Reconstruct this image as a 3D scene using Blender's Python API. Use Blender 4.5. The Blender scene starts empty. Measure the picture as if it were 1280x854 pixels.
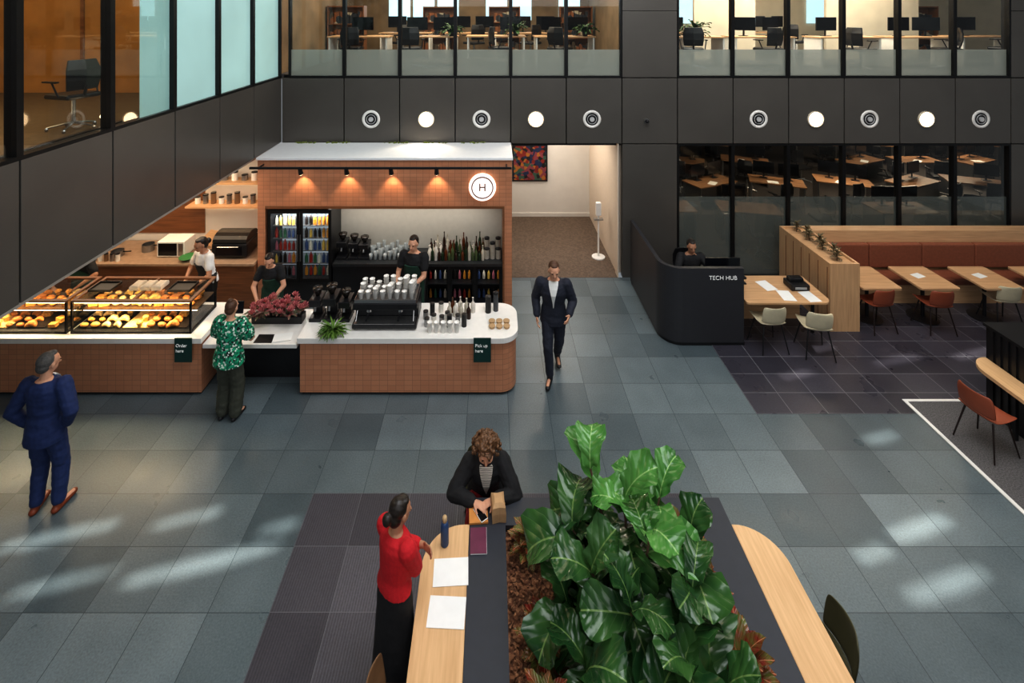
import bpy, math, random
from mathutils import Vector, Matrix, noise
random.seed(7)
scene=bpy.context.scene
COL=scene.collection
V=Vector
pi=math.pi
# ---------------------------------------------------------------- materials
MATS={}
def srgb(c):
    return tuple(((x/12.92) if x<=.04045 else ((x+.055)/1.055)**2.4) for x in c)
def mat(name,c,rough=.5,metal=0,var=.12,scale=12,bump=0,emit=None,estr=0,coat=0):
    if name in MATS: return MATS[name]
    m=bpy.data.materials.new(name); m.use_nodes=True
    nt=m.node_tree; b=nt.nodes['Principled BSDF']
    c=srgb(c)
    tc=nt.nodes.new('ShaderNodeTexCoord'); nz=nt.nodes.new('ShaderNodeTexNoise'); nz.inputs['Scale'].default_value=scale; nz.inputs['Detail'].default_value=4
    nt.links.new(tc.outputs['Object'],nz.inputs['Vector'])
    r=nt.nodes.new('ShaderNodeValToRGB')
    r.color_ramp.elements[0].position=.3; r.color_ramp.elements[1].position=.7
    r.color_ramp.elements[0].color=tuple(x*(1-var) for x in c)+(1,)
    r.color_ramp.elements[1].color=tuple(min(1,x*(1+var)) for x in c)+(1,)
    nt.links.new(nz.outputs['Fac'],r.inputs['Fac']); nt.links.new(r.outputs['Color'],b.inputs['Base Color'])
    b.inputs['Roughness'].default_value=rough; b.inputs['Metallic'].default_value=metal
    if coat: b.inputs['Coat Weight'].default_value=coat
    if emit: 
        b.inputs['Emission Color'].default_value=srgb(emit)+(1,); b.inputs['Emission Strength'].default_value=estr
    if bump:
        bp=nt.nodes.new('ShaderNodeBump'); bp.inputs['Strength'].default_value=bump; bp.inputs['Distance'].default_value=.01
        nt.links.new(nz.outputs['Fac'],bp.inputs['Height']); nt.links.new(bp.outputs['Normal'],b.inputs['Normal'])
    MATS[name]=m; return m
def N(nt,t,**k):
    n=nt.nodes.new(t)
    for a,b in k.items(): setattr(n,a,b)
    return n
def math_(nt,op,a,b=None,c=None):
    n=nt.nodes.new('ShaderNodeMath'); n.operation=op
    for i,x in enumerate((a,b,c)):
        if x is None: continue
        if isinstance(x,(int,float)): n.inputs[i].default_value=x
        else: nt.links.new(x,n.inputs[i])
    return n.outputs[0]
def mixc(nt,f,a,b):
    n=nt.nodes.new('ShaderNodeMix'); n.data_type='RGBA'
    if isinstance(f,(int,float)): n.inputs[0].default_value=f
    else: nt.links.new(f,n.inputs[0])
    for i,x in ((6,a),(7,b)):
        if isinstance(x,tuple): n.inputs[i].default_value=x+(1,) if len(x)==3 else x
        else: nt.links.new(x,n.inputs[i])
    return n.outputs[2]
def tile_mat(name,tw,th,c1,c2,cl,rough=.35,lw=.006,wall=False,x0=0,y0=0,stripe=0,grain=.15,bump=.3,gs=60,pairs=False):
    m=bpy.data.materials.new(name); m.use_nodes=True; nt=m.node_tree; b=nt.nodes['Principled BSDF']
    tc=N(nt,'ShaderNodeTexCoord'); sp=N(nt,'ShaderNodeSeparateXYZ'); nt.links.new(tc.outputs['Object'],sp.inputs[0])
    x,y,z=sp.outputs
    if wall: a=math_(nt,'ADD',x,y); bb=z
    else: a=x; bb=y
    a=math_(nt,'DIVIDE',math_(nt,'SUBTRACT',a,x0),tw); bb=math_(nt,'DIVIDE',math_(nt,'SUBTRACT',bb,y0),th)
    fb=math_(nt,'FLOOR',bb)
    def wn_(p,q):
        cb=N(nt,'ShaderNodeCombineXYZ'); nt.links.new(p,cb.inputs[0]); nt.links.new(q,cb.inputs[1])
        wn=N(nt,'ShaderNodeTexWhiteNoise'); wn.noise_dimensions='3D'; nt.links.new(cb.outputs[0],wn.inputs['Vector']); return wn.outputs['Value']
    v=wn_(math_(nt,'FLOOR',a),fb)
    if pairs:
        pr=math_(nt,'ADD',math_(nt,'FLOOR',math_(nt,'DIVIDE',math_(nt,'ADD',math_(nt,'FLOOR',a),math_(nt,'FLOOR',math_(nt,'MULTIPLY',math_(nt,'FRACT',math_(nt,'MULTIPLY',fb,.37)),3.0))),2.0)),40.0)
        v=math_(nt,'ADD',math_(nt,'MULTIPLY',v,.45),math_(nt,'MULTIPLY',wn_(pr,fb),.55))
    col=mixc(nt,v,srgb(c1),srgb(c2))
    nz=N(nt,'ShaderNodeTexNoise'); nz.inputs['Scale'].default_value=gs; nz.inputs['Detail'].default_value=5; nt.links.new(tc.outputs['Object'],nz.inputs['Vector'])
    nz2=N(nt,'ShaderNodeTexNoise'); nz2.inputs['Scale'].default_value=2.2; nz2.inputs['Detail'].default_value=3; nt.links.new(tc.outputs['Object'],nz2.inputs['Vector'])
    k=math_(nt,'ADD',math_(nt,'MULTIPLY',math_(nt,'SUBTRACT',nz.outputs['Fac'],.5),grain*4),math_(nt,'MULTIPLY',math_(nt,'SUBTRACT',nz2.outputs['Fac'],.5),grain*2))
    if stripe:
        s=math_(nt,'SINE',math_(nt,'MULTIPLY',bb if stripe>0 else a,abs(stripe)*2*pi))
        k=math_(nt,'ADD',k,math_(nt,'MULTIPLY',s,.2))
    k=math_(nt,'ADD',k,1.0)
    vm=N(nt,'ShaderNodeVectorMath',operation='SCALE'); nt.links.new(col,vm.inputs[0]); nt.links.new(k,vm.inputs['Scale'])
    ga=math_(nt,'FRACT',a); gb=math_(nt,'FRACT',bb)
    da=math_(nt,'MULTIPLY',math_(nt,'MINIMUM',ga,math_(nt,'SUBTRACT',1.0,ga)),tw)
    db=math_(nt,'MULTIPLY',math_(nt,'MINIMUM',gb,math_(nt,'SUBTRACT',1.0,gb)),th)
    line=math_(nt,'LESS_THAN',math_(nt,'MINIMUM',da,db),lw/2)
    c=mixc(nt,line,vm.outputs[0],srgb(cl)); nt.links.new(c,b.inputs['Base Color'])
    rr=math_(nt,'ADD',rough,math_(nt,'MULTIPLY',math_(nt,'SUBTRACT',nz2.outputs['Fac'],.5),.25)); nt.links.new(rr,b.inputs['Roughness'])
    if bump:
        bp=N(nt,'ShaderNodeBump'); bp.inputs['Strength'].default_value=bump; bp.inputs['Distance'].default_value=.004
        nt.links.new(math_(nt,'SUBTRACT',math_(nt,'MULTIPLY',nz.outputs['Fac'],.2),line),bp.inputs['Height']); nt.links.new(bp.outputs['Normal'],b.inputs['Normal'])
    MATS[name]=m; return m
def wood(name,c1,c2,axis=0,rough=.4,s=6):
    m=bpy.data.materials.new(name); m.use_nodes=True; nt=m.node_tree; b=nt.nodes['Principled BSDF']
    tc=N(nt,'ShaderNodeTexCoord'); mp=N(nt,'ShaderNodeMapping'); sc=[s*6,s*6,s*6]; sc[axis]=s*.35; mp.inputs['Scale'].default_value=sc
    nt.links.new(tc.outputs['Object'],mp.inputs[0]); nz=N(nt,'ShaderNodeTexNoise'); nz.inputs['Scale'].default_value=1; nz.inputs['Detail'].default_value=6
    nt.links.new(mp.outputs[0],nz.inputs['Vector'])
    f=math_(nt,'MULTIPLY',math_(nt,'SUBTRACT',nz.outputs['Fac'],.3),2.4); n=N(nt,'ShaderNodeClamp'); nt.links.new(f,n.inputs[0])
    nt.links.new(mixc(nt,n.outputs[0],srgb(c1),srgb(c2)),b.inputs['Base Color']); b.inputs['Roughness'].default_value=rough
    MATS[name]=m; return m
def glass(name,tint=(1,1,1),gl=.08,rough=.02,fr=.35):
    m=bpy.data.materials.new(name); m.use_nodes=True; nt=m.node_tree; nt.nodes.clear()
    o=N(nt,'ShaderNodeOutputMaterial'); t=N(nt,'ShaderNodeBsdfTransparent'); t.inputs[0].default_value=tint+(1,)
    g=N(nt,'ShaderNodeBsdfGlossy'); g.inputs['Roughness'].default_value=rough
    lw=N(nt,'ShaderNodeLayerWeight'); lw.inputs[0].default_value=.25
    mx=N(nt,'ShaderNodeMixShader'); f=math_(nt,'ADD',math_(nt,'MULTIPLY',lw.outputs['Fresnel'],fr),gl)
    nt.links.new(f,mx.inputs[0]); nt.links.new(t.outputs[0],mx.inputs[1]); nt.links.new(g.outputs[0],mx.inputs[2]); nt.links.new(mx.outputs[0],o.inputs[0])
    MATS[name]=m; return m
def frost(name,c,tr,emit=0):
    m=bpy.data.materials.new(name); m.use_nodes=True; nt=m.node_tree; nt.nodes.clear()
    o=N(nt,'ShaderNodeOutputMaterial'); t=N(nt,'ShaderNodeBsdfTransparent')
    b=N(nt,'ShaderNodeBsdfPrincipled'); b.inputs['Base Color'].default_value=srgb(c)+(1,); b.inputs['Roughness'].default_value=.25
    tc=N(nt,'ShaderNodeTexCoord'); nz=N(nt,'ShaderNodeTexNoise'); nz.inputs['Scale'].default_value=.9; nt.links.new(tc.outputs['Object'],nz.inputs['Vector'])
    b.inputs['Emission Color'].default_value=srgb(c)+(1,)
    nt.links.new(math_(nt,'MULTIPLY',math_(nt,'ADD',nz.outputs['Fac'],.5),emit),b.inputs['Emission Strength'])
    mx=N(nt,'ShaderNodeMixShader'); mx.inputs[0].default_value=1-tr
    nt.links.new(t.outputs[0],mx.inputs[1]); nt.links.new(b.outputs[0],mx.inputs[2]); nt.links.new(mx.outputs[0],o.inputs[0])
    MATS[name]=m; return m
def leafmat(name,c1,c2,vein,reds=False,side=.3,rough=.26):
    m=bpy.data.materials.new(name); m.use_nodes=True; nt=m.node_tree; b=nt.nodes['Principled BSDF']
    uv=N(nt,'ShaderNodeUVMap'); sp=N(nt,'ShaderNodeSeparateXYZ'); nt.links.new(uv.outputs[0],sp.inputs[0])
    u,v=sp.outputs[0],sp.outputs[1]
    au=math_(nt,'ABSOLUTE',u)
    mid=math_(nt,'LESS_THAN',au,.035)
    ph=math_(nt,'FRACT',math_(nt,'SUBTRACT',math_(nt,'MULTIPLY',v,6.0),math_(nt,'MULTIPLY',au,2.2)))
    sd=math_(nt,'LESS_THAN',ph,.06)
    vv=math_(nt,'MAXIMUM',mid,math_(nt,'MULTIPLY',sd,side))
    tc=N(nt,'ShaderNodeTexCoord'); nz=N(nt,'ShaderNodeTexNoise'); nz.inputs['Scale'].default_value=4.5 if not reds else 14; nt.links.new(tc.outputs['Object'],nz.inputs['Vector'])
    f=math_(nt,'MULTIPLY',math_(nt,'SUBTRACT',nz.outputs['Fac'],.35),3.3); cl=N(nt,'ShaderNodeClamp'); nt.links.new(f,cl.inputs[0])
    c=mixc(nt,cl.outputs[0],srgb(c1),srgb(c2)); c=mixc(nt,vv,c,srgb(vein)); nt.links.new(c,b.inputs['Base Color'])
    b.inputs['Roughness'].default_value=rough
    hump=math_(nt,'SINE',math_(nt,'MULTIPLY',ph,pi))
    bp=N(nt,'ShaderNodeBump'); bp.inputs['Strength'].default_value=.5; bp.inputs['Distance'].default_value=.008; nt.links.new(math_(nt,'SUBTRACT',hump,mid),bp.inputs['Height']); nt.links.new(bp.outputs['Normal'],b.inputs['Normal'])
    MATS[name]=m; return m
def vor(name,cols,scale,rough=.7,bump=0):
    m=bpy.data.materials.new(name); m.use_nodes=True; nt=m.node_tree; b=nt.nodes['Principled BSDF']
    tc=N(nt,'ShaderNodeTexCoord'); vo=N(nt,'ShaderNodeTexVoronoi'); vo.inputs['Scale'].default_value=scale; nt.links.new(tc.outputs['Object'],vo.inputs['Vector'])
    sp=N(nt,'ShaderNodeSeparateColor'); nt.links.new(vo.outputs['Color'],sp.inputs[0])
    r=N(nt,'ShaderNodeValToRGB'); r.color_ramp.interpolation='CONSTANT'
    n=len(cols)
    while len(r.color_ramp.elements)<n: r.color_ramp.elements.new(.5)
    for i,c in enumerate(cols): r.color_ramp.elements[i].position=i/n; r.color_ramp.elements[i].color=srgb(c)+(1,)
    nt.links.new(sp.outputs[0],r.inputs['Fac']); nt.links.new(r.outputs[0],b.inputs['Base Color']); b.inputs['Roughness'].default_value=rough
    if bump:
        bp=N(nt,'ShaderNodeBump'); bp.inputs['Strength'].default_value=bump; bp.inputs['Distance'].default_value=.02; nt.links.new(vo.outputs['Distance'],bp.inputs['Height']); nt.links.new(bp.outputs['Normal'],b.inputs['Normal'])
    MATS[name]=m; return m
# ---------------------------------------------------------------- mesh builder
class MB:
    def __init__(s): s.v=[]; s.f=[]; s.uv=None
    def add(s,vs,fs):
        o=len(s.v); s.v+= [tuple(p) for p in vs]; s.f+=[tuple(i+o for i in f) for f in fs]; return s
    def box(s,x0,y0,z0,x1,y1,z1):
        return s.add([(x0,y0,z0),(x1,y0,z0),(x1,y1,z0),(x0,y1,z0),(x0,y0,z1),(x1,y0,z1),(x1,y1,z1),(x0,y1,z1)],
            [(0,3,2,1),(4,5,6,7),(0,1,5,4),(1,2,6,5),(2,3,7,6),(3,0,4,7)])
    def loft(s,rings,cap=True):
        n=len(rings[0]); vs=[p for r in rings for p in r]; fs=[]
        for i in range(len(rings)-1):
            for j in range(n):
                a=i*n+j; b=i*n+(j+1)%n; fs.append((a,b,b+n,a+n))
        if cap: fs.append(tuple(range(n))[::-1]); fs.append(tuple(range((len(rings)-1)*n,len(rings)*n)))
        return s.add(vs,fs)
    def cyl(s,p0,p1,r0,r1=None,n=12):
        r1=r0 if r1 is None else r1; p0=V(p0);p1=V(p1); u,w,_=basis(p1-p0)
        return s.loft([[p+(u*math.cos(2*pi*i/n)+w*math.sin(2*pi*i/n))*r for i in range(n)] for p,r in ((p0,r0),(p1,r1))])
    def lathe(s,prof,c=(0,0,0),n=14):
        return s.loft([[(c[0]+r*math.cos(2*pi*i/n),c[1]+r*math.sin(2*pi*i/n),c[2]+z) for i in range(n)] for r,z in prof])
    def caps(s,p0,p1,r0,r1,n=12,k=3,side=None,flat=1):
        p0=V(p0);p1=V(p1);a=p1-p0
        if a.length<1e-6:a=V((0,0,1e-4))
        u,w,d=basis(a,side); R=[]
        for i in range(k+1):
            t=-pi/2+(pi/2)*i/k
            R.append((p0+d*(r0*math.sin(t)),max(r0*math.cos(t),.0008)))
        for i in range(k+1):
            t=(pi/2)*i/k
            R.append((p1+d*(r1*math.sin(t)),max(r1*math.cos(t),.0008)))
        return s.loft([[p+(u*math.cos(2*pi*i/n)+w*(flat*math.sin(2*pi*i/n)))*r for i in range(n)] for p,r in R])
    def ell(s,c,rx,ry,rz,M=None,n=14,m=8):
        c=V(c); R=[]
        for i in range(m+1):
            t=-pi/2+pi*i/m; cr=max(math.cos(t),.01); z=rz*math.sin(t)
            ring=[V((rx*cr*math.cos(2*pi*j/n),ry*cr*math.sin(2*pi*j/n),z)) for j in range(n)]
            R.append([(M@p if M else p)+c for p in ring])
        return s.loft(R)
    def prism(s,poly,z0,z1): return s.loft([[(x,y,z0) for x,y in poly],[(x,y,z1) for x,y in poly]])
    def mesh(s,name='m'):
        me=bpy.data.meshes.new(name); me.from_pydata(s.v,[],s.f); me.update()
        if s.uv:
            l=me.uv_layers.new(name='UVMap'); 
            for lp in me.loops: l.data[lp.index].uv=s.uv[lp.vertex_index]
        return me
def basis(a,side=None):
    d=V(a).normalized()
    h=V(side) if side is not None else (V((1,0,0)) if abs(d.x)<.8 else V((0,1,0)))
    u=(h-d*h.dot(d)).normalized(); w=d.cross(u); return u,w,d
def rrect(x0,y0,x1,y1,r,seg=8):
    P=[]
    for (cx,cy,a,rr) in ((x0,y0,pi,r[0]),(x1,y0,1.5*pi,r[1]),(x1,y1,0,r[2]),(x0,y1,.5*pi,r[3])):
        ox=cx+rr*(1 if cx==x0 else -1); oy=cy+rr*(1 if cy==y0 else -1)
        if rr==0: P.append((cx,cy)); continue
        for i in range(seg+1):
            t=a+pi/2*i/seg; P.append((ox+rr*math.cos(t),oy+rr*math.sin(t)))
    return P
def obj(me,name,m,parent=None,smooth=False,bevel=0,loc=(0,0,0),rot=(0,0,0),label=None,cat=None,group=None,kind=None):
    if isinstance(me,MB): me=me.mesh(name)
    if m is not None and not me.materials: me.materials.append(m)
    o=bpy.data.objects.new(name,me); COL.objects.link(o); o.location=loc; o.rotation_euler=rot
    if parent: o.parent=parent
    if smooth:
        for p in me.polygons: p.use_smooth=True
    if bevel:
        b=o.modifiers.new('b','BEVEL'); b.width=bevel; b.segments=2; b.limit_method='ANGLE'
    if label: o['label']=label
    if cat: o['category']=cat
    if group: o['group']=group
    if kind: o['kind']=kind
    return o
def thing(name,label,cat,loc=(0,0,0),rz=0,group=None,kind=None):
    o=bpy.data.objects.new(name,None); COL.objects.link(o); o.location=loc; o.rotation_euler=(0,0,rz); o.empty_display_size=.1
    o['label']=label; o['category']=cat
    if group:o['group']=group
    if kind:o['kind']=kind
    return o
def struct(me,name,m,**k):
    return obj(me,name,m,kind='structure',**k)
def dup(o,loc,rz=None,label=None,scale=None):
    c=o.copy(); COL.objects.link(c); c.location=loc
    if rz is not None: c.rotation_euler=(c.rotation_euler[0],c.rotation_euler[1],rz)
    if label: c['label']=label
    if scale: c.scale=(scale,)*3
    def rec(a,b):
        for ch in a.children:
            d=ch.copy(); COL.objects.link(d); d.parent=b; rec(ch,d)
    rec(o,c); return c
def area(name,loc,size,power,color=(1,1,1),rot=(0,0,0),sy=None,spread=None):
    l=bpy.data.lights.new(name,'AREA'); l.energy=power; l.color=color; l.size=size
    if sy: l.shape='RECTANGLE'; l.size_y=sy
    if spread: l.spread=spread
    o=bpy.data.objects.new(name,l); COL.objects.link(o); o.location=loc; o.rotation_euler=rot; return o
def spot(name,loc,target,power,angle,color,blend=.6,r=.03):
    l=bpy.data.lights.new(name,'SPOT'); l.energy=power; l.color=color; l.spot_size=angle; l.spot_blend=blend; l.shadow_soft_size=r
    o=bpy.data.objects.new(name,l); COL.objects.link(o); o.location=loc; o.rotation_euler=(V(target)-V(loc)).to_track_quat('-Z','Y').to_euler(); return o
def text(s,size,loc,m,parent,name='lettering',rot=(pi/2,0,0),ext=.003,align='CENTER',off=0):
    cu=bpy.data.curves.new(name,'FONT'); cu.body=s; cu.size=size; cu.extrude=ext; cu.align_x=align; cu.align_y='CENTER'; cu.offset=off
    t=bpy.data.objects.new('tmp',cu); COL.objects.link(t)
    bpy.context.view_layer.update()
    me=bpy.data.meshes.new_from_object(t.evaluated_get(bpy.context.evaluated_depsgraph_get())); bpy.data.objects.remove(t)
    return obj(me,name,m,parent=parent,loc=loc,rot=rot)
# ---------------------------------------------------------------- palette
FLOOR=tile_mat('stone_floor',.575,.555,(.30,.345,.365),(.465,.51,.525),(.22,.26,.28),rough=.32,lw=.006,x0=-2.07,y0=5.61,pairs=True,grain=.2)
DTILE=tile_mat('dark_tile',.5,.37,(.22,.215,.25),(.31,.30,.335),(.50,.50,.52),rough=.3,lw=.009,x0=3.68,y0=6.72)
PATCH=tile_mat('dark_plank_tile',.56,.555,(.27,.26,.29),(.38,.37,.40),(.45,.45,.47),rough=.42,lw=.005,x0=-2.07,y0=5.61,stripe=-22,bump=.4)
TERRA=tile_mat('terracotta_tile',.12,.075,(.755,.53,.40),(.79,.565,.43),(.64,.45,.35),rough=.35,lw=.006,wall=True,bump=.3,grain=.02)
PANEL=mat('bronze_panel',(.385,.37,.35),.33,.3,var=.06,scale=1.5)
FRAME=mat('black_frame',(.09,.09,.095),.4,.3)
BLACK=mat('black_satin',(.11,.11,.12),.35)
HUBM=mat('graphite_laminate',(.20,.20,.215),.45,var=.05)
CHAR=mat('charcoal_top',(.21,.225,.26),.5,var=.05)
OAK=wood('oak',(.80,.65,.48),(.88,.74,.57),1)
OAKX=wood('oak_x',(.77,.61,.46),(.86,.71,.54),0)
OAKZ=wood('oak_z',(.77,.61,.46),(.85,.70,.53),2)
WALN=wood('walnut',(.44,.29,.19),(.57,.38,.25),0)
WHITE=mat('white_solid',(.92,.91,.89),.35,var=.03)
WALLW=mat('white_plaster',(.87,.85,.82),.7,var=.03,scale=3)
SPLASH=mat('pale_grey_splashback',(.74,.73,.70),.4,var=.03)
CREAM=mat('cream_paint',(.87,.83,.75),.7,var=.06,scale=3)
BROWNW=mat('brown_office_wall',(.52,.44,.34),.7,var=.3,scale=1.5)
ORANGEW=mat('amber_wall',(.70,.50,.26),.6,var=.2,scale=2)
CARPB=vor('brown_carpet',[(.42,.36,.31),(.45,.385,.33),(.40,.34,.29)],26,.95)
CARPG=mat('grey_carpet',(.40,.39,.39),.95,var=.45,scale=70,bump=.5)
STEEL=mat('steel',(.62,.62,.62),.28,.9,var=.05)
CHROME=mat('chrome',(.8,.8,.8),.15,1)
RUST=mat('rust_shell',(.60,.32,.22),.45,var=.06)
BEIGE=mat('beige_shell',(.80,.76,.65),.45,var=.05)
OLIVE=mat('olive_shell',(.32,.31,.22),.45,var=.06)
TAN=mat('tan_shell',(.50,.38,.27),.45)
LEATHER=mat('rust_leather',(.56,.34,.25),.45,var=.1,scale=20,bump=.15)
PAPER=mat('paper',(.93,.93,.92),.7,var=.02)
LGREEN=mat('dark_green_sign',(.08,.24,.22),.5)
GLASS=glass('clear_glass',(.94,.96,.95),.02,fr=.2)
CASEG=glass('case_glass',(.98,.99,.98),.01,fr=.2)
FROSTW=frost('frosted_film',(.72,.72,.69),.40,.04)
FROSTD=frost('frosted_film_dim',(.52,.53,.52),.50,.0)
TEAL=frost('teal_glass_glow',(.68,.81,.80),.0,.27)  # emission imitates light coming from behind the panes
GLOW=mat('warm_glow',(1,.9,.75),.4,emit=(1,.88,.72),estr=7)
SKYW=mat('daylight_pane',(.7,.85,.9),.4,emit=(.75,.88,.95),estr=1.0,var=.3,scale=.8)
SCREEN=mat('screen',(.06,.07,.09),.2)
LIT=mat('ink_white',(.92,.92,.9),.5,emit=(1,1,1),estr=.15)
SKIN=mat('skin_light',(.82,.63,.52),.55,var=.05); SKIN2=mat('skin_tan',(.70,.52,.41),.55,var=.05)
# ---------------------------------------------------------------- camera
H=5.6
cam=bpy.data.cameras.new('camera'); co=bpy.data.objects.new('camera',cam); COL.objects.link(co)
co.location=(0,0,H); co.rotation_euler=(pi/2,0,0); cam.sensor_width=36; cam.lens=17.0; cam.sensor_fit='HORIZONTAL'
cam.shift_x=25/1280; cam.shift_y=-413/1280; cam.clip_start=.05; cam.clip_end=200
scene.camera=co
# ---------------------------------------------------------------- room shell
BW=10.16
struct(MB().box(-12,-4,-.1,14,BW,0),'floor',FLOOR)
struct(MB().box(3.68,6.72,0,13,BW-.02,.006),'floor_dark_tile',DTILE)
struct(MB().box(-2.07,.5,0,2.35,5.61,.006),'floor_plank_patch',PATCH)
struct(MB().box(5.95,1.5,.006,13,6.92,.014),'floor_carpet',CARPG)
struct(MB().box(5.90,1.5,.0061,5.95,6.96,.017).box(5.95,6.92,.0061,7.9,6.96,.017),'trim_1',WHITE)
jx=lambda k:-3.11+1.168*k
def panels(xs,z0,z1,y=BW,t=.12,g=.02):
    mb=MB()
    for a,b in zip(xs[:-1],xs[1:]): mb.box(a+g/2,y,z0+g/2,b-g/2,y+t,z1-g/2)
    return mb
XS=[-4.42]+[jx(k) for k in range(0,15)]
mb=panels(XS,2.81,4.2)
for a,b in ((jx(5),jx(6)),(jx(12),jx(13)),(jx(13),jx(14))):
    mb.box(a+.01,BW,4.21,b-.01,BW+.12,5.6); mb.box(a+.01,BW,5.61,b-.01,BW+.12,7.2)
    mb.box(a+.01,BW,0.0,b-.01,BW+.12,2.8)
struct(mb,'wall_back',PANEL,bevel=.004)
mb=MB().box(-4.42,BW+.121,2.75,13.3,BW+.2,4.25)
mb.box(jx(5),BW+.121,4.25,jx(6),BW+.2,7.2).box(jx(12),BW+.121,4.25,13.3,BW+.2,7.2).box(jx(12),BW+.121,0,13.3,BW+.2,2.75).box(2.78,BW+.121,0,jx(6),BW+.2,2.75)
mb.box(.28,BW,0,.42,BW+.12,2.803)
mb.box(-4.5,BW+.13,0,.42,BW+.2,2.75)
struct(mb,'wall_back_core',FRAME)
LY=[10.16,8.99,7.86,6.75,5.64,4.53,3.4,2.3,1.2]
mb=MB()
for a,b in zip(LY[:-1],LY[1:]): mb.box(-4.54,b+.01,2.86,-4.42,a-.01,4.2)
struct(mb,'wall_left',PANEL,bevel=.004)
struct(MB().box(-4.6,1.2,2.83,-4.54,10.16,4.25),'wall_left_core',FRAME)
struct(MB().box(-12,1.2,2.75,-4.55,10.3,2.83),'ceiling_soffit',WALLW)
WN=[0]
def window(x0,x1,z0,z1,zf,film,y=BW,left=False,glassm=GLASS,split=None):
    WN[0]+=1
    w=thing('window_%d'%WN[0],'tall office window with black frame','window',kind='structure')
    f=MB(); t=.035
    def B(a0,a1,zz0,zz1,d0,d1):
        if left: return (-4.42-d1,a0,zz0,-4.42-d0,a1,zz1)
        return (a0,y+d0,zz0,a1,y+d1,zz1)
    for a in ((x0,x0+t,z0,z1),(x1-t,x1,z0,z1),(x0+t,x1-t,z0,z0+.04),(x0+t,x1-t,z1-.04,z1)): f.box(*B(*a,0,.12))
    obj(f,'window_frame',FRAME,parent=w)
    if not (film is TEAL and split is None):
        g=MB(); g.box(*B(x0+t,x1-t,z0+.04,z1-.04,.05,.055)); obj(g,'glass_pane',glassm,parent=w)
    if film:
        fm=MB(); a0,a1=(x0+t,x1-t)
        if split: a0=split
        fm.box(*B(a0,a1,z0+.04,zf,.06,.063)); obj(fm,'frosted_film',film,parent=w)
for k in range(-1,5): window(max(-4.42,jx(k)),jx(k+1),4.2,7.2,4.79,FROSTW)
for k in range(6,12): window(jx(k),jx(k+1),4.2,7.2,4.79,FROSTW)
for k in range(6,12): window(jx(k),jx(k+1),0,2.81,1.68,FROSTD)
for i,(a,b) in enumerate(zip(LY[:-1],LY[1:])):
    if i<3: window(b,a,4.2,7.2,7.16,TEAL,left=True)
    elif i==3: window(b,a,4.2,7.2,7.16,TEAL,left=True,split=6.15)
    else: window(b,a,4.2,7.2,0,None,left=True)
# upper office
struct(MB().box(-4.6,BW+.2,4.15,20,16,4.25),'floor_upper_office',CARPG)
struct(MB().box(-4.6,BW+.2,7.2,20,16,7.3),'ceiling_upper_office',WALLW)
struct(MB().box(-4.6,16,4.25,3.2,16.1,7.3).box(3.2,BW+.2,4.25,3.3,16,7.2).box(-4.62,BW+.2,4.25,-4.56,16,7.2),'wall_upper_office_brown',BROWNW)
mb=MB().box(3.3,16,4.25,20,16.1,7.3).box(5.6,13.4,4.25,7.3,13.5,7.2).box(9.4,13.6,4.25,12.0,13.7,7.2).box(20,BW+.2,4.25,20.1,16,7.3).box(3.3,15.2,4.25,4.1,15.3,7.2)
struct(mb,'wall_upper_office',CREAM)
mb=MB()
for k in (1,2,3,5,6,8): mb.box(-4.2+k*.8,15.95,5.3,-3.5+k*.8,15.99,7.0)
for k in (3,8,9,10): mb.box(3.6+k*.85,15.95,5.2,4.3+k*.85,15.99,6.9)
struct(mb,'window_90',SKYW)
mb=MB()
for x in (-3,-1,1,4.4,6.2,8.6,10.6):
    for y in (11.6,14): mb.box(x-.5,y-.06,7.12,x+.5,y+.06,7.19)
struct(mb,'trim_3',GLOW)
area('office_light_a',(-.5,12.6,7.05),6,210,(1,.86,.68),sy=3)
area('office_light_b',(7.6,12.2,7.05),7,290,(1,.90,.78),sy=2.5)
# lower office
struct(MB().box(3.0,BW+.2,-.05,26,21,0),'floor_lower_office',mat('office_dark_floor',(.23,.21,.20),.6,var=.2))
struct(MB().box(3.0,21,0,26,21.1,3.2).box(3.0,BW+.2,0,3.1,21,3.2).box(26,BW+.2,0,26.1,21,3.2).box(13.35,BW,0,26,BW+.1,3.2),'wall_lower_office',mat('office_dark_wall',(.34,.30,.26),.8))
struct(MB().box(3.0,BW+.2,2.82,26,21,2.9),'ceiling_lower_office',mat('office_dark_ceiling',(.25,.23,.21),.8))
area('lower_office_light_a',(5.5,12.5,2.78),1.2,55,(1,.82,.6),sy=1.0); area('lower_office_light_b',(10,13.8,2.78),2,110,(1,.82,.62),sy=1.0); area('lower_office_light_c',(15,16.5,2.78),3,120,(1,.82,.62),sy=1.0)
# corridor
struct(MB().box(.3,BW+.0,-.05,2.66,13.2,.003),'floor_corridor',CARPB)
struct(MB().box(.25,13.2,0,2.78,13.3,2.9),'wall_corridor_back',WALLW)
struct(MB().box(2.66,BW+.2,0,2.78,13.2,2.9).box(2.64,BW+.0,0,2.66,BW+.2,2.81),'wall_corridor_right',mat('cream_corridor',(.86,.80,.73),.6,var=.03))
struct(MB().box(.25,BW+.2,0,.41,13.2,2.9),'wall_corridor_left',WALLW)
struct(MB().box(.25,BW+.2,2.82,2.9,13.2,2.9),'ceiling_corridor',WALLW)
struct(MB().box(.42,13.17,0,2.66,13.2,.1),'baseboard_back',WALLW)
area('corridor_light',(1.5,11.9,2.78),1.6,38,(1,.93,.84),sy=2.2)
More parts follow.
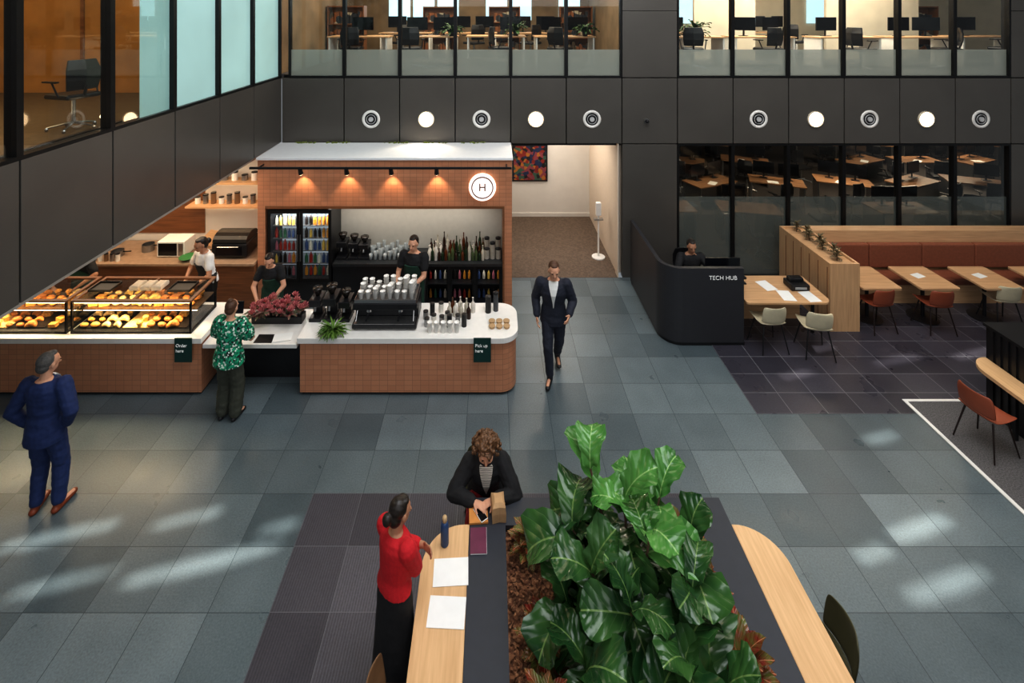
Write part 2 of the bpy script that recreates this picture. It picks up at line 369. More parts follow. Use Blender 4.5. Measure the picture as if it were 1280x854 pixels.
# meeting room
struct(MB().box(-9,1.2,4.05,-4.6,10.16,4.15),'floor_meeting_room',mat('meeting_carpet',(.40,.32,.22),.9))
struct(MB().box(-9.1,1.2,4.1,-9,10.16,7.3).box(-9,8.6,4.1,-4.62,8.7,7.3),'wall_meeting_room',ORANGEW)
mb=MB()
for k in range(5): mb.box(-8.98,3+k*1.3,4.15,-8.94,3.06+k*1.3,7.2)
for k in range(3): mb.box(-8.6+k*1.3,8.57,4.15,-8.54+k*1.3,8.6,7.2)
struct(mb,'trim_7',WALN)
struct(MB().box(-9,1.2,7.2,-4.6,10.16,7.3),'ceiling_meeting_room',CREAM)
area('meeting_light',(-6.6,5.5,7.05),3,95,(1,.76,.44),sy=4)
# unseen roof added to cut the sun into floor streaks + lights
SL=[(-2.93,4.90,.72,.065),(-4.62,5.16,.55,.06),(-3.35,5.34,.34,.045),(-4.2,4.74,.42,.05),(-2.3,5.25,.22,.045),
 (4.64,5.24,.42,.06),(4.45,4.72,.5,.06),(3.95,5.0,.2,.05),(5.1,6.35,.3,.045),
 (5.32,8.0,.40,.04),(6.5,7.75,.45,.04),(7.9,7.9,.45,.045),(4.7,7.45,.3,.035),(7.0,6.2,.25,.05)]
ZR=12.0; dx,dy=.35,-.25
mb=MB(); st=.04; ct=.24
holes=[(x+dx*ZR,y+dy*ZR,a,b) for x,y,a,b in SL]
hx0=min(h[0] for h in holes)-1; hx1=max(h[0] for h in holes)+1; hy0=min(h[1] for h in holes)-1; hy1=max(h[1] for h in holes)+1
nx=int((hx1-hx0)/st); ny=int((hy1-hy0)/st); hx1=hx0+nx*st; hy1=hy0+ny*st
hid=set()
for hx,hy,a,b in holes:
    for i in range(int((hx-a-.2-hx0)/st),int((hx+a+.2-hx0)/st)+1):
        for j in range(int((hy-.5-hy0)/st),int((hy+.5-hy0)/st)+1):
            ex=hx0+(i+.5)*st-hx; ey=hy0+(j+.5)*st-hy
            p=ex*math.cos(ct)+ey*math.sin(ct); q=-ex*math.sin(ct)+ey*math.cos(ct)
            if abs(p)<a and abs(q)<b*(1-.5*(p/a)**2): hid.add((i,j))
def quad(x0,y0,x1,y1): mb.add([(x0,y0,ZR),(x1,y0,ZR),(x1,y1,ZR),(x0,y1,ZR)],[(0,1,2,3)])
for j in range(ny):
    i=0; y0=hy0+j*st
    while i<nx:
        if (i,j) in hid: i+=1; continue
        k=i
        while k<nx and (k,j) not in hid: k+=1
        quad(hx0+i*st,y0,hx0+k*st,y0+st); i=k
quad(-16,-8,hx0,18);quad(hx1,-8,20,18);quad(hx0,-8,hx1,hy0);quad(hx0,hy1,hx1,18)
struct(mb,'ceiling',mat('sun_slot_roof',(.25,.27,.28),.8))  # out-of-view slotted sheet, shaped only to pattern the sunlight
sl=bpy.data.lights.new('sun','SUN'); sl.energy=6.5; sl.angle=math.radians(.75); sl.color=(1,.96,.88)
so=bpy.data.objects.new('sun',sl); COL.objects.link(so); so.location=(5,-3,15); so.rotation_euler=V((-dx,-dy,-1)).to_track_quat('-Z','Y').to_euler()
area('skylight_main',(2.0,4.2,11.7),7,690,(.95,.97,1),sy=6)
area('skylight_side',(8,6,9.5),4,170,(1,.93,.85),rot=(0,.5,0),sy=4)
area('facade_fill',(1.5,-3.4,8.2),12,360,(.97,.98,1),rot=(math.radians(70),0,0),sy=5)  # added fill lamp behind the camera, brightens the facade
w=bpy.data.worlds.new('world'); scene.world=w; w.use_nodes=True; bg=w.node_tree.nodes['Background']; bg.inputs[0].default_value=(.84,.90,.95,1); bg.inputs[1].default_value=.24
# ---------------------------------------------------------------- portholes
def circ(prof,n=28): return [[(r*math.cos(2*pi*i/n),z,r*math.sin(2*pi*i/n)) for i in range(n)] for r,z in prof]
def vent():
    t=thing('air_vent','round white wall diffuser with black centre on bronze panel','air vent',(0,0,0),group='round wall diffusers')
    obj(MB().loft(circ([(.19,.0),(.19,-.012),(.165,-.022),(.135,-.014),(.13,0)]),cap=False),'vent_ring',WHITE,parent=t,smooth=True)
    obj(MB().cyl((0,-.001,0),(0,-.006,0),.134,n=28),'vent_recess',BLACK,parent=t)
    mb=MB().cyl((0,-.006,0),(0,-.03,0),.05,n=24); mb.loft(circ(((.10,-.006),(.10,-.02),(.09,-.02),(.09,-.006))),cap=False)
    obj(mb,'vent_louvre',mat('vent_grey',(.75,.75,.75),.5),parent=t)
    return t
def wlamp():
    t=thing('wall_lamp','round glowing wall lamp set in bronze panel','lamp',(0,0,0),group='round wall lamps')
    obj(MB().loft(circ(((.17,0),(.17,-.03),(.15,-.035),(.145,0))),cap=False),'lamp_ring',CREAM,parent=t)
    obj(MB().loft(circ(((.145,-.01),(.14,-.035),(.1,-.05),(.02,-.055)))),'lamp_diffuser',GLOW,parent=t,smooth=True)
    return t
v0=vent(); v0.location=(-2.54,BW,3.33)
for u in (-.22,2.10,5.60,7.93,10.27): dup(v0,(u,BW,3.33))
l0=wlamp(); l0.location=(-1.38,BW,3.33)
for u in (.92,6.79,9.11): dup(l0,(u,BW,3.33))
for u in (-1.38,.92,6.79,9.11):
    spot('wall_lamp_light',(u,BW-.15,3.33),(u,6.5,0),22,2.2,(1,.86,.68))
t=thing('security_camera','small dome camera on bronze panel','camera',(3.24,BW,3.30))
obj(MB().cyl((0,0,0),(0,-.05,0),.05),'camera_mount',STEEL,parent=t); obj(MB().ell((0,-.07,0),.04,.04,.04),'camera_lens',BLACK,parent=t,smooth=True)
# ---------------------------------------------------------------- kiosk
KX0,KX1,KY=-4.41,.375,9.1
t=thing('cafe_kiosk','terracotta tiled cafe portal with timber lining','kiosk')
obj(MB().box(KX0,KY,1.93,KX1,KY+.12,2.80).box(KX0,KY,0,-4.27,10.1,1.93).box(.235,KY,0,KX1,10.1,1.93).box(KX0,KY+.12,1.93,-4.36,10.1,2.8).box(.32,KY+.12,1.93,KX1,10.1,2.8),'tiled_fascia',TERRA,parent=t)
obj(MB().box(KX0-.02,KY-.03,2.80,KX1+.02,10.12,2.85),'roof_panel',mat('roof_white',(.95,.95,.95),.4,var=.02),parent=t,bevel=.005)
obj(MB().box(-4.27,KY-.005,1.88,.235,10.1,1.93).box(.2,KY-.005,0,.235,9.7,1.88),'timber_lining',WALN,parent=t)
obj(MB().box(-4.27,9.72,0,.2,9.78,1.88),'splashback',SPLASH,parent=t)
area('kiosk_light',(-1.6,9.3,1.87),3,15,(1,.9,.78),sy=.3)
mb=MB()
for i in range(90):
    x=random.choice((-3.9,-3.2,-2.0,-1.2,-.4))+random.uniform(-.25,.25); mb.ell((x,random.uniform(10.05,10.12),2.86),random.uniform(.01,.03),.02,random.uniform(.01,.025),n=5,m=3)
obj(mb,'trailing_moss',mat('moss',(.45,.50,.22),.9,var=.4,scale=30),smooth=True,label='sparse green moss along the kiosk roof',cat='plant',kind='stuff')
t=thing('track_light','black ceiling track with four warm spotlights','track light')
obj(MB().box(-4.45,8.86,2.70,.36,8.9,2.735).box(-4.3,8.9,2.705,-4.28,9.09,2.73).box(.26,8.9,2.705,.28,9.09,2.73),'track_rail',BLACK,parent=t)
for x in (-3.53,-2.68,-1.86,-1.02):
    s=MB().cyl((x,8.88,2.70),(x,8.93,2.60),.035,.045,n=14); s.cyl((x,8.88,2.74),(x,8.88,2.7),.012,n=8)
    obj(s,'spot_head',BLACK,parent=t)
    obj(MB().cyl((x,8.931,2.598),(x,8.934,2.592),.038,n=14),'spot_bulb',GLOW,parent=t)
    spot('track_spot_light',(x,8.95,2.57),(x,9.12,2.0),10,1.5,(1,.70,.44))
t=thing('round_logo_sign','round illuminated sign with ring and letter H','sign',(-.18,KY-.01,2.30))
obj(MB().cyl((0,0,0),(0,-.04,0),.255,n=48),'sign_halo',mat('sign_edge',(1,.9,.8),.5,emit=(1,.9,.8),estr=1.2),parent=t)
obj(MB().cyl((0,-.04,0),(0,-.055,0),.25,n=48),'sign_disc',mat('sign_face',(.97,.93,.90),.5,emit=(1,.93,.90),estr=.62),parent=t)
INK=mat('sign_ink',(.36,.13,.10),.5)
obj(MB().loft(circ(((.205,-.055),(.205,-.062),(.188,-.062),(.188,-.055)),48),cap=False),'sign_ring',INK,parent=t)
text('H',.20,(0,-.058,0),INK,t)
# ---------------------------------------------------------------- cans, bottles
BC=[(.75,.52,.2),(.62,.2,.17),(.2,.38,.28),(.85,.83,.78),(.25,.33,.5),(.8,.68,.35),(.12,.10,.10),(.70,.42,.48)]
drinks=[]
for i,c in enumerate(BC):
    me=MB().lathe([(.001,0),(.03,0),(.032,.01),(.032,.11),(.03,.13),(.013,.16),(.013,.185),(.001,.187)],n=9).mesh('drink'); me.materials.append(mat('drink_%d'%i,c,.3)); 
    for p in me.polygons:p.use_smooth=True
    drinks.append(me)
def drink(loc,i,lab='coloured drink bottle on fridge shelf',g='drinks in the cafe fridges',s=1,name='drink_bottle'):
    o=obj(drinks[i%8],name,None,loc=loc,label=lab,cat='bottle',group=g); o.scale=(s,s,s); return o
fx0,fx1,fy=-4.22,-3.03,9.14
t=thing('drinks_fridge','black double-door glass drinks fridge in tiled kiosk','fridge')
mb=MB().box(fx0,9.66,.12,fx1,9.71,1.86).box(fx0,fy,.12,fx0+.04,9.66,1.86).box(fx1-.04,fy,.12,fx1,9.66,1.86).box(fx0+.04,fy,1.78,fx1-.04,9.66,1.86).box(fx0+.04,fy,.12,fx1-.04,9.66,.55).box(fx0,fy,0,fx1,9.7,.12)
obj(mb,'fridge_body',BLACK,parent=t)
mb=MB(); SZ=[.56,.80,1.04,1.28,1.52]
for z in SZ[1:]: mb.box(fx0+.05,fy+.06,z-.01,fx1-.05,9.62,z)
obj(mb,'fridge_shelves',STEEL,parent=t)
obj(MB().box(fx0+.05,9.62,.56,fx1-.05,9.64,1.77),'fridge_back_light',mat('fridge_glow',(.6,.65,.7),.5,emit=(.9,.95,1),estr=.3),parent=t)
mx=(fx0+fx1)/2
for a,b in ((fx0,mx-.005),(mx+.005,fx1)):
    d=obj(MB().box(a,fy-.04,.5,a+.05,fy-.003,1.86).box(b-.05,fy-.04,.5,b,fy-.003,1.86).box(a+.05,fy-.04,.5,b-.05,fy-.003,.56).box(a+.05,fy-.04,1.79,b-.05,fy-.003,1.86),'fridge_door',FRAME,parent=t)
    obj(MB().box(a+.05,fy-.025,.56,b-.05,fy-.02,1.79),'door_glass',CASEG,parent=d)
    hx=b-.02 if b<mx+.001 else a+.02
    obj(MB().cyl((hx,fy-.06,.9),(hx,fy-.06,1.4),.01,n=8),'door_handle',STEEL,parent=d)
for z in SZ:
    for k in range(13):
        x=fx0+.1+k*.082
        if abs(x-mx)<.03: continue
        drink((x,9.24+random.uniform(0,.02),z+.001),int(k/2+z*7+random.random()*2),s=random.uniform(.85,1.05))
area('fridge_light',((fx0+fx1)/2,9.17,1.76),.9,12,(1,.97,.95),sy=.05)
t=thing('back_bar','dark back counter with steel top in kiosk','counter')
obj(MB().box(-3.0,9.08,.80,.195,9.7,.85),'bar_top',mat('dark_steel',(.3,.31,.32),.3,.7),parent=t)
obj(MB().box(-3.0,9.12,0,-1.25,9.7,.80).box(-1.25,9.6,0,.195,9.7,.8).box(-1.25,9.12,0,.195,9.6,.1).box(-.82,9.12,.1,-.78,9.6,.8).box(-.34,9.12,.1,-.3,9.6,.8).box(.165,9.12,.1,.195,9.6,.8).box(-1.25,9.12,.44,.17,9.6,.46),'bar_carcass',BLACK,parent=t)
mb=MB()
for a,b in ((-1.24,-.82),(-.78,-.34),(-.3,.165)): mb.box(a,9.105,.12,a+.03,9.119,.79).box(b-.03,9.105,.12,b,9.119,.79).box(a+.03,9.105,.74,b-.03,9.119,.79)
obj(mb,'fridge_door',FRAME,parent=t)
for z in (.101,.461):
    for k in range(15):
        drink((-1.18+k*.093,9.3,z),k+int(random.random()*3),lab='small drink bottle in under-counter fridge',s=.85)
area('bar_fridge_light',(-.5,9.15,.78),1.2,1.5,(1,.95,.85),sy=.04)
BCOL=[(.13,.2,.12),(.35,.18,.08),(.75,.72,.66),(.2,.12,.08),(.85,.82,.78),(.3,.35,.22)]
bm=[]
for i,c in enumerate(BCOL):
    me=MB().lathe([(.001,0),(.038,0),(.04,.01),(.04,.17),(.03,.2),(.013,.23),(.013,.29),(.016,.292),(.016,.305),(.001,.307)],n=10).mesh('syrup'); me.materials.append(mat('bottleglass_%d'%i,c,.2))
    for p in me.polygons:p.use_smooth=True
    bm.append(me)
for k in range(51):
    x=-1.2+(k%17)*.064; y=9.22+.17*(k//17)
    o=obj(bm[random.randrange(6)],'syrup_bottle',None,loc=(x,y,.851),label='tall syrup bottle on the back bar',cat='bottle',group='bottles on the back bar'); s=random.uniform(.55,1.3); o.scale=(.75,.75,s)
cup=MB().lathe([(.001,0),(.028,0),(.04,.1),(.042,.103),(.036,.1),(.026,.008),(.001,.008)],n=12).mesh('cup'); cup.materials.append(mat('cup_white',(.93,.92,.9),.4))
gl=MB().lathe([(.001,0),(.03,0),(.036,.1),(.033,.1),(.027,.006),(.001,.006)],n=12).mesh('tumbler'); gl.materials.append(mat('tumbler_pale',(.62,.64,.64),.15))
for me in (cup,gl):
    for p in me.polygons:p.use_smooth=True
for k in range(32):
    obj(gl,'drinking_glass',None,loc=(-2.32+(k%8)*.09,9.26+(k//8)*.11,.851),label='clear drinking glass on the back bar',cat='glass',group='glasses on the back bar').scale=(1,1,1.0+.5*(k%3))
def machine(loc,w,d,h,label,name='coffee_grinder'):
    t=thing(name,label,'appliance',loc)
    obj(MB().box(-w/2,-d/2,0,w/2,d/2,h*.12).box(-w*.4,0,h*.12,w*.4,d/2,h*.55).box(-w/2,-d/2,h*.5,w/2,d/2,h*.72),'grinder_body',BLACK,parent=t,bevel=.008)
    obj(MB().lathe([(w*.15,h*.72),(w*.42,h*.95),(w*.42,h),(.001,h)]),'bean_hopper',mat('smoke_plastic',(.16,.13,.11),.15),parent=t,smooth=True)
    obj(MB().cyl((0,-d*.35,h*.5),(0,-d*.45,h*.35),.02),'dosing_spout',STEEL,parent=t)
    return t
for i,x in enumerate((-2.88,-2.66,-2.46)): machine((x,9.35,.85),.19,.25,.46-.03*i,'black filter coffee brewer on the back bar','coffee_brewer')
def canister(loc,r,h,m,lab,g=None,name='storage_canister'):
    t=thing(name,lab,'container',loc,group=g)
    obj(MB().lathe([(.001,0),(r,0),(r,h*.86),(r*.95,h*.88)],n=16),'canister_body',m,parent=t)
    obj(MB().lathe([(r*1.03,h*.86),(r*1.03,h*.96),(r*.3,h),(.001,h)],n=16),'canister_lid',BLACK,parent=t); return t
for i in range(6):
    canister((-.10+(i%3)*.11,9.3+(i//3)*.2,.851),.05,.2+.12*(i%2),mat('clear_plastic_tub',(.66,.63,.58),.3),'pale storage canister on the back bar','canisters on the back bar')
# ---------------------------------------------------------------- front counters
CT=.86
t=thing('service_counter','terracotta tiled counter with white top and rounded corner','counter')
obj(MB().prism(rrect(-2.80,7.04,.36,7.83,(0.01,.24,.24,0.01),10),0.05,.78),'tiled_base',TERRA,parent=t)
obj(MB().prism(rrect(-2.78,7.08,.33,7.8,(0.01,.22,.22,0.01),10),0,.05),'kick_plate',BLACK,parent=t)
obj(MB().prism(rrect(-2.83,7.0,.39,7.86,(0.01,.26,.26,0.01),10),.78,CT),'counter_top',WHITE,parent=t,bevel=.006)
t=thing('display_counter','terracotta tiled counter carrying the food display','counter')
obj(MB().box(-9,7.04,.05,-4.23,7.85,.78),'tiled_base',TERRA,parent=t)
obj(MB().box(-9,7.08,0,-4.26,7.8,.05),'kick_plate',BLACK,parent=t)
obj(MB().box(-9,7.0,.78,-4.21,7.88,CT),'counter_top',WHITE,parent=t,bevel=.006)
t=thing('order_counter','low white order counter between tiled counters','counter')
obj(MB().box(-4.205,7.02,.70,-2.835,7.86,.76),'counter_top',WHITE,parent=t,bevel=.006)
obj(MB().box(-4.205,7.4,0,-2.835,7.8,.70),'counter_base',BLACK,parent=t)
def sgn(x,words,lab):
    t=thing('counter_sign',lab,'sign',(x,6.99,.72))
    obj(MB().box(-.125,-.012,-.19,.125,0,.16),'sign_panel',LGREEN,parent=t,bevel=.003)
    for i,wd in enumerate(words): text(wd,.062,(-.105,-.014,.05-i*.075),LIT,t,align='LEFT')
sgn(-4.46,['Order','here'],'dark green sign reading Order here on counter edge')
sgn(-.14,['Pick up','here'],'dark green sign reading Pick up here on counter edge')
PAST=[mat('pastry_gold',(.88,.64,.32),.5,var=.3,scale=40),mat('pastry_brown',(.72,.46,.22),.5,var=.35,scale=40),mat('pastry_cream',(.94,.80,.55),.5,var=.2,scale=40),mat('pastry_gold_dark',(.80,.52,.24),.5,var=.4,scale=30),mat('pastry_filled',(.78,.64,.34),.5,var=.5,scale=30)]
def roll():
    m=MB().ell((0,0,.03),.062,.038,.032,n=12,m=6); m.ell((0,0,.052),.045,.012,.014,n=10,m=4); return m.mesh('roll')
def croi():
    R=[]
    for i in range(11):
        a=(-1.2+2.4*i/10); r=(.008+.03*math.cos(a*1.15)**1)*(1+.12*(i%2)); c=V((.07*math.sin(a),.05*math.cos(a)-.04,r))
        tt=V((math.cos(a),-math.sin(a),0)); nn=V((0,0,1)); bb=tt.cross(nn)
        R.append([c+(nn*math.sin(2*pi*j/8)+bb*math.cos(2*pi*j/8))*r for j in range(8)])
    return MB().loft(R).mesh('croissant')
def muff(): return MB().lathe([(.001,0),(.025,0),(.034,.045),(.044,.05),(.042,.068),(.024,.085),(.001,.09)],n=14).mesh('muffin')
def sand(): return MB().box(-.06,-.04,0,.06,.04,.022).box(-.058,-.042,.022,.058,.042,.034).box(-.06,-.04,.034,.06,.04,.06).mesh('sandwich')
foods=[]
for fn,nm in ((roll,'bread_roll'),(croi,'croissant'),(muff,'muffin'),(sand,'sandwich')):
    for m in PAST:
        me=fn(); me.materials.append(m)
        for p in me.polygons:p.use_smooth=(nm!='sandwich')
        foods.append((me,nm))
TRAY=mat('dark_tray',(.15,.12,.10),.4)
def case(x0,x1,lab):
    t=thing('display_case',lab,'display case')
    y0,y1,z0,z1=7.1,7.76,CT,1.32
    mb=MB()
    for x in (x0,x1-.025):
        for y in (y0,y1-.025): mb.box(x,y,z0,x+.025,y+.025,z1)
    mb.box(x0,y0,z0,x1,y1,z0+.03); obj(mb,'case_frame',FRAME,parent=t)
    mb=MB().box(x0,y0,z1,x1,y0+.05,z1+.025).box(x0,y1-.05,z1,x1,y1,z1+.025).box(x0,y0+.05,z1,x0+.05,y1-.05,z1+.025).box(x1-.05,y0+.05,z1,x1,y1-.05,z1+.025).box((x0+x1)/2-.02,y0+.05,z1,(x0+x1)/2+.02,y1-.05,z1+.025)
    obj(mb,'case_top',WALN,parent=t)
    obj(MB().box(x0+.03,y0+.005,z0+.03,x1-.03,y0+.009,z1).box(x0+.01,y0+.03,z0+.03,x0+.014,y1-.03,z1).box(x1-.014,y0+.03,z0+.03,x1-.01,y1-.03,z1).box(x0+.05,y0+.05,z1+.01,x1-.05,y1-.05,z1+.014),'case_glass',CASEG,parent=t)
    obj(MB().box(x0+.02,y0+.18,1.10,x1-.02,y1-.03,1.115),'case_shelf',mat('shelf_dark',(.30,.22,.15),.3),parent=t)
    obj(MB().box(x0+.03,y0+.03,1.295,x1-.03,y0+.05,1.315).box(x0+.03,y0+.19,1.085,x1-.03,y0+.205,1.098),'light_strip',GLOW,parent=t)
    area('case_light',((x0+x1)/2,y0+.1,1.30),x1-x0-.2,19,(1,.78,.48),sy=.12)
    n=int((x1-x0-.1)/.165)
    for row,(z,ys) in enumerate(((z0+.045,(7.2,7.33,7.46,7.6)),(1.118,(7.38,7.52,7.65)))):
        for yi,y in enumerate(ys):
            for k in range(n):
                fi=((k//2+yi//2+row*2)*7+row)%len(foods); me,nm=foods[fi]
                if (k%5==4 and row==0): continue
                o=obj(me,nm,None,loc=(x0+.12+k*.165,y,z),rot=(0,0,random.uniform(-.4,.4)),label=nm.replace('_',' ')+' on tray in glass display case',cat='food',group='baked goods in the display cases')
                s=random.uniform(.85,1.15); o.scale=(s,s,s)
    for k in range(3):
        mb=MB().box(-.2,-.22,0,.2,.22,.012); obj(mb,'baking_tray',[TRAY,PAST[2],TRAY][k],loc=(x0+.35+k*.55,7.4,z0+.031),label='flat tray inside the display case',cat='tray',group='trays in the display cases')
case(-6.19,-4.42,'glass food display case with timber top frame'); case(-8.3,-6.25,'glass food display case with warm lighting')
def paperbag(loc,w,d,h,m,lab,rz=0,name='paper_bag'):
    mb=MB(); R=[]
    for z,k in ((0,1),(h*.5,1.03),(h*.85,.95),(h,.6)):
        R.append([(-w/2*k,-d/2*k,z),(0,-d/2*k*.9,z),(w/2*k,-d/2*k,z),(w/2*k*.96,0,z),(w/2*k,d/2*k,z),(0,d/2*k*.9,z),(-w/2*k,d/2*k,z),(-w/2*k*.96,0,z)])
    return obj(mb.loft(R),name,m,loc=loc,rot=(0,0,rz),label=lab,cat='bag')
for i in range(3): paperbag((-5.45+i*.17,7.45,1.347),.14,.2,.07,mat('bag_pale',(.85,.80,.72),.7),'folded pale paper bag on the display case')
for i,x in enumerate((-5.95,-4.75)):
    mb=MB().box(-.17,-.12,0,.17,.12,.015).box(-.17,-.12,.015,-.16,.12,.035).box(.16,-.12,.015,.17,.12,.035).box(-.16,-.12,.015,.16,-.11,.035).box(-.16,.11,.015,.16,.12,.035)
    obj(mb,'serving_tray',TRAY,loc=(x,7.44,1.347),label='dark serving tray on the display case',cat='tray')
t=thing('espresso_machine','black two-group espresso machine on white counter','espresso machine',(-1.6,7.42,CT))
obj(MB().box(-.48,-.05,.03,.48,.26,.36).box(-.48,-.26,.03,.48,-.05,.09).box(-.48,-.2,.27,.48,-.05,.37),'machine_body',BLACK,parent=t,bevel=.012)
obj(MB().box(-.46,-.19,.372,.46,.25,.38).box(-.46,-.19,.38,-.45,.25,.42).box(.45,-.19,.38,.46,.25,.42).box(-.45,.24,.38,.45,.25,.42).box(-.45,-.19,.38,.45,-.18,.42),'cup_tray',STEEL,parent=t)
obj(MB().box(-.45,-.25,.09,.45,-.06,.1),'drip_tray',STEEL,parent=t)
for x in (-.25,.22):
    obj(MB().cyl((x,-.13,.27),(x,-.13,.22),.04),'group_head',CHROME,parent=t)
    obj(MB().cyl((x,-.16,.215),(x,-.33,.20),.012,.016),'portafilter_handle',BLACK,parent=t)
for x in (-.42,.42): obj(MB().cyl((x,-.1,.3),(x*1.02,-.22,.12),.007),'steam_wand',CHROME,parent=t)
for x in (-.45,.45):
    for y in (-.2,.22): obj(MB().cyl((x,y,0),(x,y,.03),.02),'machine_foot',STEEL,parent=t)
for yy in (7.34,7.47,7.6):
    for i in range(8):
        h=random.randint(1,4)
        for j in range(h):
            obj(cup,'paper_cup',None,loc=(-1.99+i*.11,yy,CT+.381+j*.045),label='white paper cup stacked on the espresso machine',cat='cup',group='cups on the espresso machine').scale=(1.05,1.05,1.1)
machine((-2.26,7.5,CT),.18,.28,.42,'black coffee grinder beside the espresso machine')
machine((-2.48,7.5,CT),.2,.3,.5,'black coffee grinder beside the espresso machine')
machine((-2.70,7.5,CT),.18,.28,.46,'black coffee grinder on white counter')
JUG=mat('milk_white',(.92,.9,.86),.35)
for i,(x,y) in enumerate(((-.98,7.28),(-.88,7.32),(-.93,7.55),(-.76,7.33),(-.8,7.62),(-.64,7.26),(-.52,7.36),(-.68,7.38),(-.42,7.28),(-1.02,7.45))):
    canister((x,y,CT),.038,.13+.03*(i%3),[STEEL,JUG,BLACK][i%3],'small canister beside the espresso machine','small canisters on the counter')
for i,(x,y) in enumerate(((-.66,7.5),(-.57,7.52),(-.48,7.5),(-.62,7.62),(-.5,7.64),(-.4,7.6),(-.36,7.46),(-.3,7.62))):
    o=obj(bm[[2,4,2,1,4,2,3,4][i]],'sauce_bottle',None,loc=(x,y,CT),label='squeeze bottle on white counter',cat='bottle',group='bottles on the front counter'); o.scale=(.9,.9,.75)
for i in range(10): obj(cup,'takeaway_cup',None,loc=(-.92+(i%5)*.1,7.14,CT+(.05 if i>4 else 0)),label='white takeaway cup on the counter',cat='cup',group='takeaway cups on the counter')
canister((-.06,7.62,CT),.045,.26,BLACK,'tall black flask on the counter'); canister((.06,7.66,CT),.04,.3,mat('grey_flask',(.3,.31,.32),.4),'tall grey flask on the counter')
for i in range(6):
    obj(MB().lathe([(.001,0),(.04,0),(.05,.03),(.05,.035),(.001,.032)],n=14),'sample_tub',mat('tub_kraft',(.72,.60,.45),.6),loc=(.0+(i%3)*.11,7.24+(i//3)*.12,CT),label='small kraft tub on the counter',cat='tub',group='kraft tubs on the counter')
t=thing('payment_terminal','black tablet payment terminal on order counter','terminal',(-4.0,7.5,.76))
obj(MB().cyl((0,0,0),(0,0,.02),.09).cyl((0,0,.02),(0,0,.2),.018),'terminal_stand',BLACK,parent=t)
obj(MB().box(-.13,-.02,.14,.13,0,.32),'terminal_screen',SCREEN,parent=t,rot=(-.2,0,0),bevel=.005)
mb=MB().box(-.13,-.09,0,.13,.09,.006)
for i,(x,y) in enumerate(((-3.35,7.14),(-3.1,7.16),(-3.9,7.2))): obj(mb.mesh(),'menu_card',[BLACK,PAPER,PAPER][i],loc=(x,y,.761+.007*i),rot=(0,0,.2*i),label='flat menu card on order counter',cat='card')
# ---------------------------------------------------------------- leaves
class LMB(MB):
    def __init__(s): super().__init__(); s.uv=[]
PROF=[(0,.03),(.06,.2),(.14,.42),(.24,.55),(.34,.60),(.45,.70),(.56,.84),(.66,.95),(.76,1),(.86,.90),(.94,.62),(1,.08)]
PNARROW=[(0,.04),(.12,.45),(.28,.8),(.45,1),(.62,.95),(.78,.7),(.9,.38),(1,.03)]
def leaf(mb,base,d,up,L,W,droop,cup=.25,wave=.02,prof=PROF,M=5,roll=0):
    d=V(d).normalized(); s=d.cross(V(up)); s=s.normalized() if s.length>.01 else V((1,0,0)); s=Matrix.Rotation(roll,3,d)@s
    p=V(base); prev=0; o=len(mb.v); ph=random.uniform(0,6)
    for t,w in prof:
        p=p+d*(L*(t-prev)); 
        d=(Matrix.Rotation(-droop*(t-prev),3,s)@d).normalized(); nrm=s.cross(d).normalized(); prev=t
        for j in range(M):
            a=-1+2*j/(M-1)
            wv=wave*math.sin(t*19+ph+a*2.5)*abs(a)**1.3
            mb.v.append(tuple(p+s*(a*w*W/2)+nrm*(abs(a)**1.5*w*W/2*cup+wv))); mb.uv.append((a*w,t))
    n=len(prof)
    for i in range(n-1):
        for j in range(M-1): mb.f.append((o+i*M+j,o+i*M+j+1,o+(i+1)*M+j+1,o+(i+1)*M+j))
FIG=leafmat('fig_leaf',(.13,.27,.14),(.25,.40,.20),(.44,.55,.32),side=.22,rough=.22)
FIGY=leafmat('fig_leaf_young',(.25,.45,.21),(.36,.57,.28),(.54,.69,.42),side=.22,rough=.22)
CROT=leafmat('croton_leaf',(.50,.18,.13),(.40,.43,.22),(.78,.52,.38),True,side=.6)
BARK=mat('bark',(.35,.27,.2),.8,bump=.5)
